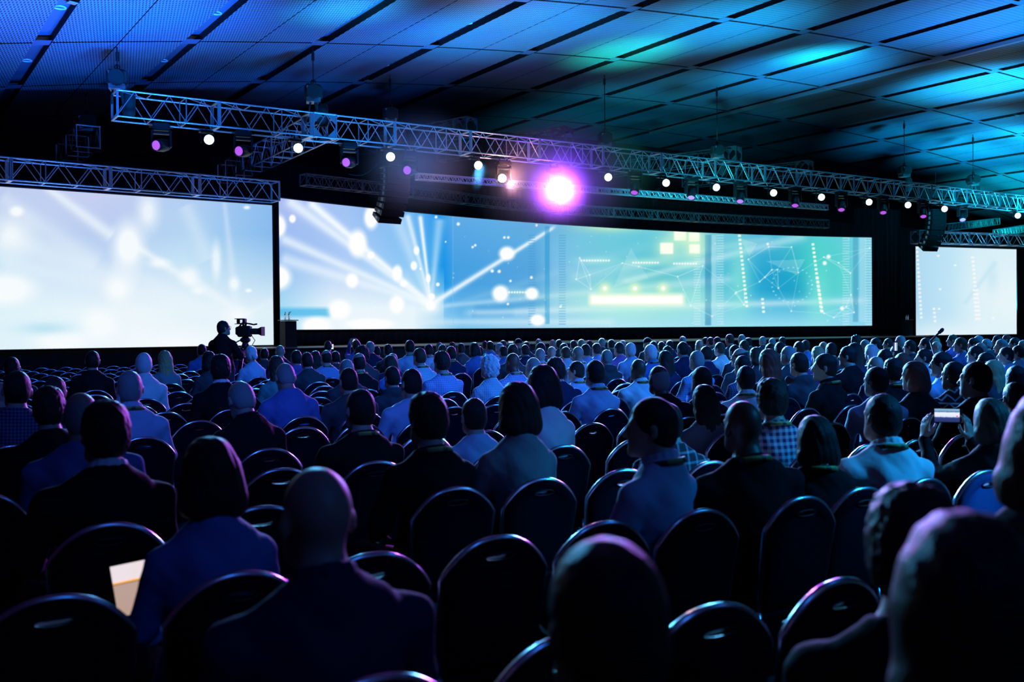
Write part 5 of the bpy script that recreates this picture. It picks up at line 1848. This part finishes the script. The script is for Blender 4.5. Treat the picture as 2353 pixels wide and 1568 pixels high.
for p in people:
    if p['yt'] == 919 and p['x'] == 2275:                  # the woman filming with both hands
        tz = -.62
        f0 = get_fig('f')
        sc = max(.91, min(1.08, p['top_pt'][2] / (f0['hc'][2] + HEADTOP)))
        Rz = rotz(tz)
        hp = np.array([p['top_pt'][0], p['top_pt'][1], p['top_pt'][2] - HEADTOP * sc])
        base_ = np.array([hp[0], hp[1], 0]) - sc * (Rz @ f0['hc']) * np.array([1, 1, 0])
        pd = p['d'] + .36
        pc = at_d(2176, 955, pd)
        vdir = (pc - hp); vdir[2] *= .3
        nrm = CAM * .35 + hp * .65 - pc; nrm[2] *= .3; nrm /= np.linalg.norm(nrm)
        xr = np.cross(-nrm, (0, 0, 1)); xr /= np.linalg.norm(xr)
        plen, pw = 66 / FPX * pd, 34 / FPX * pd
        phone(pc, nrm, 0, pw, plen, 'smartphone held sideways in both hands, showing the stage, at right', 'scr_concert', True)
        inv = lambda q: (Rz.T @ (np.array(q) - base_)) / sc
        dl_ = lambda v: Rz.T @ np.array(v)
        up_ = np.array([0, 0, 1.0])
        wl = inv(pc - xr * (plen / 2 + .040) - up_ * .135 + nrm * .015)
        wr_ = inv(pc + xr * (plen / 2 + .036) - up_ * .135 + nrm * .015)
        hands = [(dl_(up_ + xr * .10 - nrm * .1), dl_(xr * .8 - nrm * .5), dl_(nrm * .8 + xr * .6), (.15, .3), .04, .3), (dl_(up_ - xr * .10 - nrm * .1), dl_(-xr * .8 - nrm * .5), dl_(nrm * .8 - xr * .6), (.15, .3), .04, .3)]
        fg = figure('filming', sex='f', wrists=[wl, wr_], hands=hands, h=.0085)
        p['jt'] = tz
        Rm = Matrix.Translation(Vector(base_)) @ Matrix((Rz * sc).tolist()).to_4x4()
        p['obj'] = make_person(fg, p['hair'], p['hcol'], p['top'], p['fl'], Rm); p['mw'] = Rm
    elif p['yt'] == 782 and p['x'] == 818:                 # arms raised with a small phone
        f0 = get_fig('m')
        sc = max(.93, min(1.08, p['top_pt'][2] / (f0['hc'][2] + HEADTOP)))
        hp = np.array([p['top_pt'][0], p['top_pt'][1], p['top_pt'][2] - HEADTOP * sc])
        base_ = np.array([hp[0], hp[1], 0]) - sc * f0['hc'] * np.array([1, 1, 0])
        pc = at_d(813, 783, p['d'] + .30)
        loc_ = (pc - base_) / sc
        fg = figure('raised', wrists=[loc_ + (-.10, -.02, -.05), loc_ + (.10, -.02, -.05)], hands=[((.5, .1, .8), (.6, .5, 0), (.4, -.8, 0), (.6, .6), .0, .5), ((-.5, .1, .8), (-.6, .5, 0), (-.4, -.8, 0), (.6, .6), .0, .5)])
        Rm = Matrix.Translation(Vector(base_)) @ Matrix.Scale(sc, 4)
        p['obj'] = make_person(fg, p['hair'], p['hcol'], p['top'], p['fl'], Rm); p['mw'] = Rm
        phone(pc, CAM - pc, 0, .075, .15, 'small lit phone held up in front of the stage, below the speaker array', 'scr_white')
    else:
        place_person(p)

# other phones held up far away, each in the hand of its owner (at arm's length before the head)
for (px, py, ox, oy, ln_, roll, lab, sm) in ((763, 797, 754, 784, .14, PI / 2, 'tiny lit phone held upright in the front rows, left of the speaker array', 'scr_white'), (864, 800, 865, 796, .15, 0, 'tiny lit phone in the front rows, under the speaker array', 'scr_white'),
                                              (1174, 787, 1155, 783, .16, 0, 'tiny phone with a lit picture near the stage, below the warm spotlight', 'scr_concert'), (2057, 797, 2058, 795, .16, PI / 2, 'glowing upright phone in the crowd left of the microphone', 'scr_concert')):
    own = [p for p in people if p['x'] == ox and p['yt'] == oy][0]
    c = at_d(px, py, own['d'] - (.0 if ox != 2058 else .25) + (.25 if ox != 2058 else 0))
    phone(c, CAM - c, roll, .075, ln_, lab, sm)

# tablet held by the woman at left
lady = [p for p in people if p['yt'] == 1013][0]
M['tabwhite'] = mat('tablet_display', (.9, .88, .85), .4, emit=(1.0, .86, .80), estr=.85)
M['tabtext'] = mat('tablet_text_area', (.6, .5, .42), .4, emit=(.62, .42, .30), estr=.8)
M['taborange'] = mat('tablet_orange_bar', (.9, .5, .1), .4, emit=(1, .45, .08), estr=.9)
tcn = at_d(312, 1350, lady['d'] + .22)
T_ = empty('tablet'); tag(T_, 'lit tablet with a white page and orange bar, left of the foreground woman', 'tablet')
n_ = Vector(CAM * .5 + np.array([lady['X'], lady['top_pt'][1] - .1, 1.2]) * .5 - tcn).normalized(); n_ = Vector((n_.x, n_.y, n_.z + .25)).normalized()
yy = -n_; xx = yy.cross(Vector((0, 0, 1))).normalized(); zz = xx.cross(yy)
T_.matrix_world = Matrix.Translation(Vector(tcn)) @ Matrix((xx, yy, zz)).transposed().to_4x4() @ Matrix.Rotation(-.12, 4, 'Y')
a = MB(); a.box((0, .006, 0), (.150, .009, .190), None, .004); a.obj('case', M['phone'], T_)
a = MB(); a.box((0, -.0005, .0585), (.138, .003, .058)); a.obj('page', M['tabwhite'], T_)
a = MB(); a.box((0, -.0005, .026), (.138, .003, .006)); a.obj('bar', M['taborange'], T_)
a = MB(); a.box((0, -.0005, -.034), (.138, .003, .108)); a.obj('text_area', M['tabtext'], T_)

# ------------------------------------------------------------------ labels of the people: look, garment, place, then order within the same words
def short(t):
    for a_, b_ in (('at the left edge of the picture', "at the picture's left edge"), ('at the right edge of the picture', "at the picture's right edge"), ('by the left edge of the picture', "by the picture's left edge"), ('by the right edge of the picture', "by the picture's right edge"),
                   ('below the right half of the wide screen', "below the wide screen's right"), ('below the right end of the wide screen', "below the wide screen's right end"), ('below the left part of the wide screen', "below the wide screen's left part"),
                   ('below the burst of beams on the screen', "below the screen's beam burst"), ('below the bright bar on the screen', "below the screen's bright bar"), ('below the green part of the screen', "below the screen's green part"),
                   ('below the hanging speaker array', 'below the hanging speakers'), ('among the empty chairs', 'among empty chairs'), ('sitting alone among empty chairs left of the camera operator', 'alone among chairs left of the camera operator'), ('sitting alone', 'alone'),
                   ('seated ', ''), ('between the checked shirt and the blue shirt at left', 'between checked and blue shirts at left'), ("with purple rim light at the picture's left edge", "rim-lit purple, at picture's left edge"), ("at the picture's left edge before the left screen", "by picture's left edge, below left screen"), ('dark head with pale collar, between', 'pale collar, between'), ('behind the black-suited man at left, purple lit crown', 'behind the black-suited man at left'), ('big pale back among empty chairs at left', 'among empty chairs at left')):
        t = t.replace(a_, b_)
    return t


for p in people:
    p['lab'] = 'person with %s, %s, %s' % (look(p), TOPNAME[p['top']], short(p['note']))
groups = {}
for p in people:
    groups.setdefault(p['lab'], []).append(p)
for lab, ps in groups.items():
    ps.sort(key=lambda q: q['x'])
    for i, p in enumerate(ps):
        l = lab
        if len(ps) > 1:
            l = lab + ', ' + (('left one', 'right one')[i] if len(ps) == 2 else '%s from left' % ORD[i])
        tag(p['obj'], l, 'person', 'seated audience')
        if len(l.split()) > 16:
            print('LONG', l)

# ------------------------------------------------------------------ chairs: one for every sitter, and the empty ones that show
taken = {}
chairs = []
for p in people:
    k = p['k'] = int(round(p['k']))
    x = p['mw'].translation.x
    y = p['mw'].translation.y - .225
    if abs(y - row_y(k, x)) > .30:
        y = row_y(k, x)
    taken.setdefault(k, []).append(x)
    chairs.append(dict(k=k, x=x, y=min(y, p['mw'].translation.y - .20), d=p['d'], occ=p, rz=ROWROT))
for k in range(0, 24):
    for j in range(-6, 60):
        x = SEATX0 + SEATP * j
        y = row_y(k, x)
        px, py, d = proj((x, y, .93))
        if d < .8 or px < -60 - 150 / d or px > 2400 + 200 / d or py > 1640:
            continue
        if any(abs(x - q) < .42 for q in taken.get(k, [])):
            continue
        ok = (px < 560 and y < 22.8) or (px < 700 and y < 19.5) or (px < 1000 and y < 13.5) or (px < 1450 and y < 10.4) or (px < 2400 and y < 8.3)
        if 455 < px < 640 and 14.6 < y < 18.6:
            ok = False                                     # room for the camera and its operator
        if ok:
            chairs.append(dict(k=k, x=x, y=y, d=d, occ=None, rz=ROWROT + rng.uniform(-.05, .05)))
chairs.sort(key=lambda c: c['d'])
emp = [c for c in chairs if not c['occ']]; occ = [c for c in chairs if c['occ']]
keep = emp[:190]
room_left = 299 - len(keep)
occ_keep, occ_rest = occ[:room_left], occ[room_left:]
print('CHAIRS empty', len(emp), 'occupied', len(occ), 'kept', len(keep), len(occ_keep), 'rest', len(occ_rest))
rowc = {}
for c in sorted(keep + occ_keep, key=lambda c: (c['k'], c['x'])):
    rowc.setdefault(c['k'], []).append(c)
RW = lambda k: ('%s row' % ORD[k + 1]) if k + 1 < 20 else '%s row' % ('twenty-first', 'twenty-second', 'twenty-third', 'twenty-fourth', 'twenty-fifth')[k - 19]
NUM = lambda i: ORD[i] if i < 20 else ('twenty-first', 'twenty-second', 'twenty-third', 'twenty-fourth', 'twenty-fifth')[min(4, i - 20)]
for k, cs in rowc.items():
    ie = io = 0
    for c in cs:
        fabric = None
        pxx = proj((c['x'], c['y'], .9))[0]
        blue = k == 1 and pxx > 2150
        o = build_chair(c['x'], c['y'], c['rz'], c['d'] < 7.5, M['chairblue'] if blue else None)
        if c['occ']:
            lab = 'dark chair under a sitter, %s row from the camera, %s occupied one from left' % (RW(k).replace(' row', ''), NUM(io)); io += 1
        else:
            lab = '%s empty chair, %s from the camera, %s empty one from left' % ('blue' if blue else 'dark', RW(k), NUM(ie)); ie += 1
        tag(o, lab, 'chair', 'banquet chairs in rows')
if occ_rest:
    mb = MB()
    me = CH['whole']
    V0 = np.zeros(len(me.vertices) * 3); me.vertices.foreach_get('co', V0); V0 = V0.reshape(-1, 3)
    F0 = [tuple(f.vertices) for f in me.polygons]; MI = [f.material_index for f in me.polygons]
    for c in occ_rest:
        vv = V0 @ rotz(c['rz']).T + np.array([c['x'], c['y'], 0])
        b = len(mb.v); mb.v += [tuple(v) for v in vv]; mb.f += [[i + b for i in f] for f in F0]; mb.mi += MI; mb.sm += [True] * len(F0)
    o = mb.obj('banquet_chairs_far', [M['chairfab'], M['chairmetal']])
    o.name = 'banquet_chair_rows'
    tag(o, 'dark chairs under the sitters of the farthest rows', 'chairs', kind='stuff')


# ------------------------------------------------------------------ light
def spot(name, loc, target, energy, color, angle, blend=.6, size=.15):
    l = bpy.data.lights.new(name, 'SPOT'); l.energy = energy; l.color = color; l.spot_size = math.radians(angle); l.spot_blend = blend; l.shadow_soft_size = size
    o = bpy.data.objects.new(name, l); COL.objects.link(o); o.location = loc
    o.rotation_euler = (Vector(target) - Vector(loc)).to_track_quat('-Z', 'Y').to_euler()
    return o


def area(name, loc, target, energy, color, sx, sy):
    l = bpy.data.lights.new(name, 'AREA'); l.shape = 'RECTANGLE'; l.size = sx; l.size_y = sy; l.energy = energy; l.color = color
    o = bpy.data.objects.new(name, l); COL.objects.link(o); o.location = loc
    o.rotation_euler = (Vector(target) - Vector(loc)).to_track_quat('-Z', 'Y').to_euler()
    return o


BLUE, CYAN, TEAL, VIOL = (.02, .16, 1.0), (.02, .48, 1.0), (.02, .85, .70), (.45, .08, 1.0)


def ceil_pt(px, py, zz=None):
    r = ray(px, py)
    p = None
    for s in np.linspace(8, 90, 800):
        q = CAM + r * s
        if q[2] > zc(q[0]):
            return q
    return q


# uplights at the stage wash the ceiling
for (px, py, e, c, ang, src) in ((120, 20, 30000, (.01, .16, 1.0), 62, (5.5, 22, 2.2)), (420, 60, 17000, (.01, .20, 1.0), 50, (9, 23.5, 2.2)), (800, 20, 26000, (.02, .50, 1), 22, (12, 23, 2.2)), (860, 110, 14000, (.01, .24, 1), 52, (14, 24, 2.2)),
                                 (1200, 60, 22000, (.005, .40, .85), 52, (19, 24, 2.2)), (1440, 120, 34000, (.01, .85, .55), 24, (24, 24, 2.2)), (1640, 60, 26000, (.005, .46, .8), 46, (28, 23, 2.2)),
                                 (1880, 130, 36000, (.01, .85, .80), 18, (34, 23, 2.2)), (1850, 160, 30000, (.01, .50, 1), 40, (34, 23, 2.2)), (2270, 190, 60000, (.01, .62, 1), 38, (44, 21, 2.2)), (2300, 40, 40000, (.01, .36, 1), 44, (41, 17, 2.2)), (1500, 260, 16000, (.01, .45, .6), 60, (27, 27, 2.2)), (2335, 330, 60000, (.005, .55, .85), 50, (52, 27, 2.2)), (2180, 300, 22000, (.005, .5, .9), 50, (46, 27, 2.2)), (2340, 420, 30000, (.005, .6, .7), 60, (60, 33, 2.2))):
    t = ceil_pt(px, py)
    spot('uplight', src, t, e, c, ang, 1.0, .9)
# low washes that light the undersides of the screen trusses
spot('truss_wash', (11.0, 33.5, 1.3), (12.2, 38, 8.0), 2600, (.02, .18, 1.0), 60, .9, .3)
spot('truss_wash', (6.5, 33.0, 1.3), (7.0, 36.5, 7.6), 1800, (.02, .18, 1.0), 80, .9, .3)
spot('truss_wash', (54.0, 33.0, 1.3), (57, 36.5, 7.4), 3500, (.02, .45, 1.0), 75, .9, .3)
# front-of-house wash from behind the camera: deep blue on the backs
for loc, tg, e, ang, c in (((11, -1, 9.5), (9, 10.5, 1), 9000, 52, (.01, .22, 1.0)), ((23, 2, 11.5), (19, 13.5, 1), 15000, 52, (.01, .30, 1.0)), ((36, 4, 12), (31, 15.5, 1), 20000, 58, (.01, .34, 1.0)),
                           ((12, -4, 8.5), (4.4, 3.2, 1.05), 9000, 11, (.01, .36, 1.0)), ((10, -4, 8.5), (3.4, 3.2, 1), 350, 26, (.01, .22, 1.0)), ((2, -6, 7.5), (1.2, 2.9, 1.0), 330, 24, (.02, .2, 1.0)), ((.5, -4, 8), (4, 10.5, 1), 3800, 30, (.03, .16, 1.0))):
    spot('house_wash', loc, tg, e, c, ang, 1.0, .5)
# violet and warm beams from the two heads that face the camera, cold beams from the white spotlights
sp5, sp4 = STAR[5], STAR[4]
spot('violet_beam', sp5 + np.array([-.1, -.6, -.25]), (4.5, 8, 1), 28000, VIOL, 56, .6, .12)
spot('warm_beam', sp4 + np.array([-.1, -.6, -.25]), (6, 6, 1), 3000, (1.0, .45, .6), 45, .6, .12)
spot('violet_beam', STAR[8] + np.array([0, -.7, -.3]), (20, 13, 1), 26000, VIOL, 50, .6, .12)
for px, tg, e in ((1097, (13, 15, 1), 150000), (1529, (17, 15.5, 1), 180000), (1886, (24, 15, 1), 150000), (684, (5, 12, 1), 20000)):
    wy = [w_[1] for w_ in WHITES if w_[0] == px][0]
    spot('cold_beam', at_y(px, wy, along_front(px)[0][1] - .50), tg, e, (.10, .50, 1.0), 28, .9, .12)

# haze hanging round the brilliant violet head, lit by it
hz = MB(); hz.lathe([(max(.01, 4.2 * math.cos(t)), 3.0 * math.sin(t)) for t in np.linspace(-PI / 2, PI / 2, 17)], n=32, caps=False)
hm = bpy.data.materials.new('stage_haze'); hm.use_nodes = True
nt = hm.node_tree; nt.nodes.clear()
ho_ = nt.nodes.new('ShaderNodeOutputMaterial'); hv = nt.nodes.new('ShaderNodeVolumeScatter'); hv.inputs['Anisotropy'].default_value = .3
nt.links.new(hv.outputs[0], ho_.inputs['Volume'])
tc_ = nt.nodes.new('ShaderNodeTexCoord'); mp_ = nt.nodes.new('ShaderNodeMapping'); gr_ = nt.nodes.new('ShaderNodeTexGradient'); gr_.gradient_type = 'QUADRATIC_SPHERE'
mp_.inputs['Scale'].default_value = (1 / 3.9, 1 / 3.9, 1 / 2.8)
ml_ = nt.nodes.new('ShaderNodeMath'); ml_.operation = 'MULTIPLY'; ml_.inputs[1].default_value = .38
nt.links.new(tc_.outputs['Object'], mp_.inputs[0]); nt.links.new(mp_.outputs[0], gr_.inputs[0]); nt.links.new(gr_.outputs['Fac'], ml_.inputs[0]); nt.links.new(ml_.outputs[0], hv.inputs['Density'])
HZ = hz.obj('haze', hm); HZ.location = Vector(sp5 + np.array([0, -.4, .1]))
tag(HZ, 'thin haze glowing violet round the brilliant stage light', 'haze', kind='stuff')
h2 = new_obj('haze', HZ.data); h2.scale = (.6, .6, .75); h2.location = Vector(sp4 + np.array([0, -1.2, 0]))
h2.location.x = HZ.location.x - 3.9 - 2.6
tag(h2, 'faint haze round the warm white stage light', 'haze', kind='stuff')
for pos, e, c in ((sp5 + np.array([-.25, -.75, .1]), 380, (.13, .015, 1.0)), (sp4 + np.array([-.1, -.75, .1]), 150, (1.0, .40, .38))):
    l = bpy.data.lights.new('lamp_glow', 'POINT'); l.energy = e; l.color = c; l.shadow_soft_size = .15
    o = bpy.data.objects.new('lamp_glow', l); COL.objects.link(o); o.location = Vector(pos)

w = bpy.data.worlds.new('World'); SC.world = w; w.use_nodes = True
w.node_tree.nodes['Background'].inputs[0].default_value = (.02, .06, .25, 1); w.node_tree.nodes['Background'].inputs[1].default_value = .004

# ------------------------------------------------------------------ camera
cd = bpy.data.cameras.new('camera'); co = bpy.data.objects.new('camera', cd); COL.objects.link(co)
cd.sensor_width = 36.0; cd.sensor_fit = 'HORIZONTAL'; cd.lens = FPX / W * 36.0; cd.clip_start = .05; cd.clip_end = 300
mw = Matrix.Identity(4)
for i, v in enumerate((RT, UP, -FW)):
    for j in range(3):
        mw[j][i] = v[j]
mw.translation = Vector(CAM)
co.matrix_world = mw
cd.dof.use_dof = True; cd.dof.focus_distance = 13.0; cd.dof.aperture_fstop = 2.8
SC.camera = co
SC.view_settings.view_transform = 'Standard'; SC.view_settings.look = 'None'; SC.view_settings.exposure = 0.0; SC.view_settings.gamma = 1.0
cy = SC.cycles
cy.max_bounces = 5; cy.diffuse_bounces = 2; cy.glossy_bounces = 3; cy.transmission_bounces = 4; cy.transparent_max_bounces = 4
cy.caustics_reflective = False; cy.caustics_refractive = False; cy.sample_clamp_indirect = 3.0; cy.sample_clamp_direct = 0.0
cy.use_denoising = True
cy.use_adaptive_sampling = True; cy.adaptive_threshold = .02
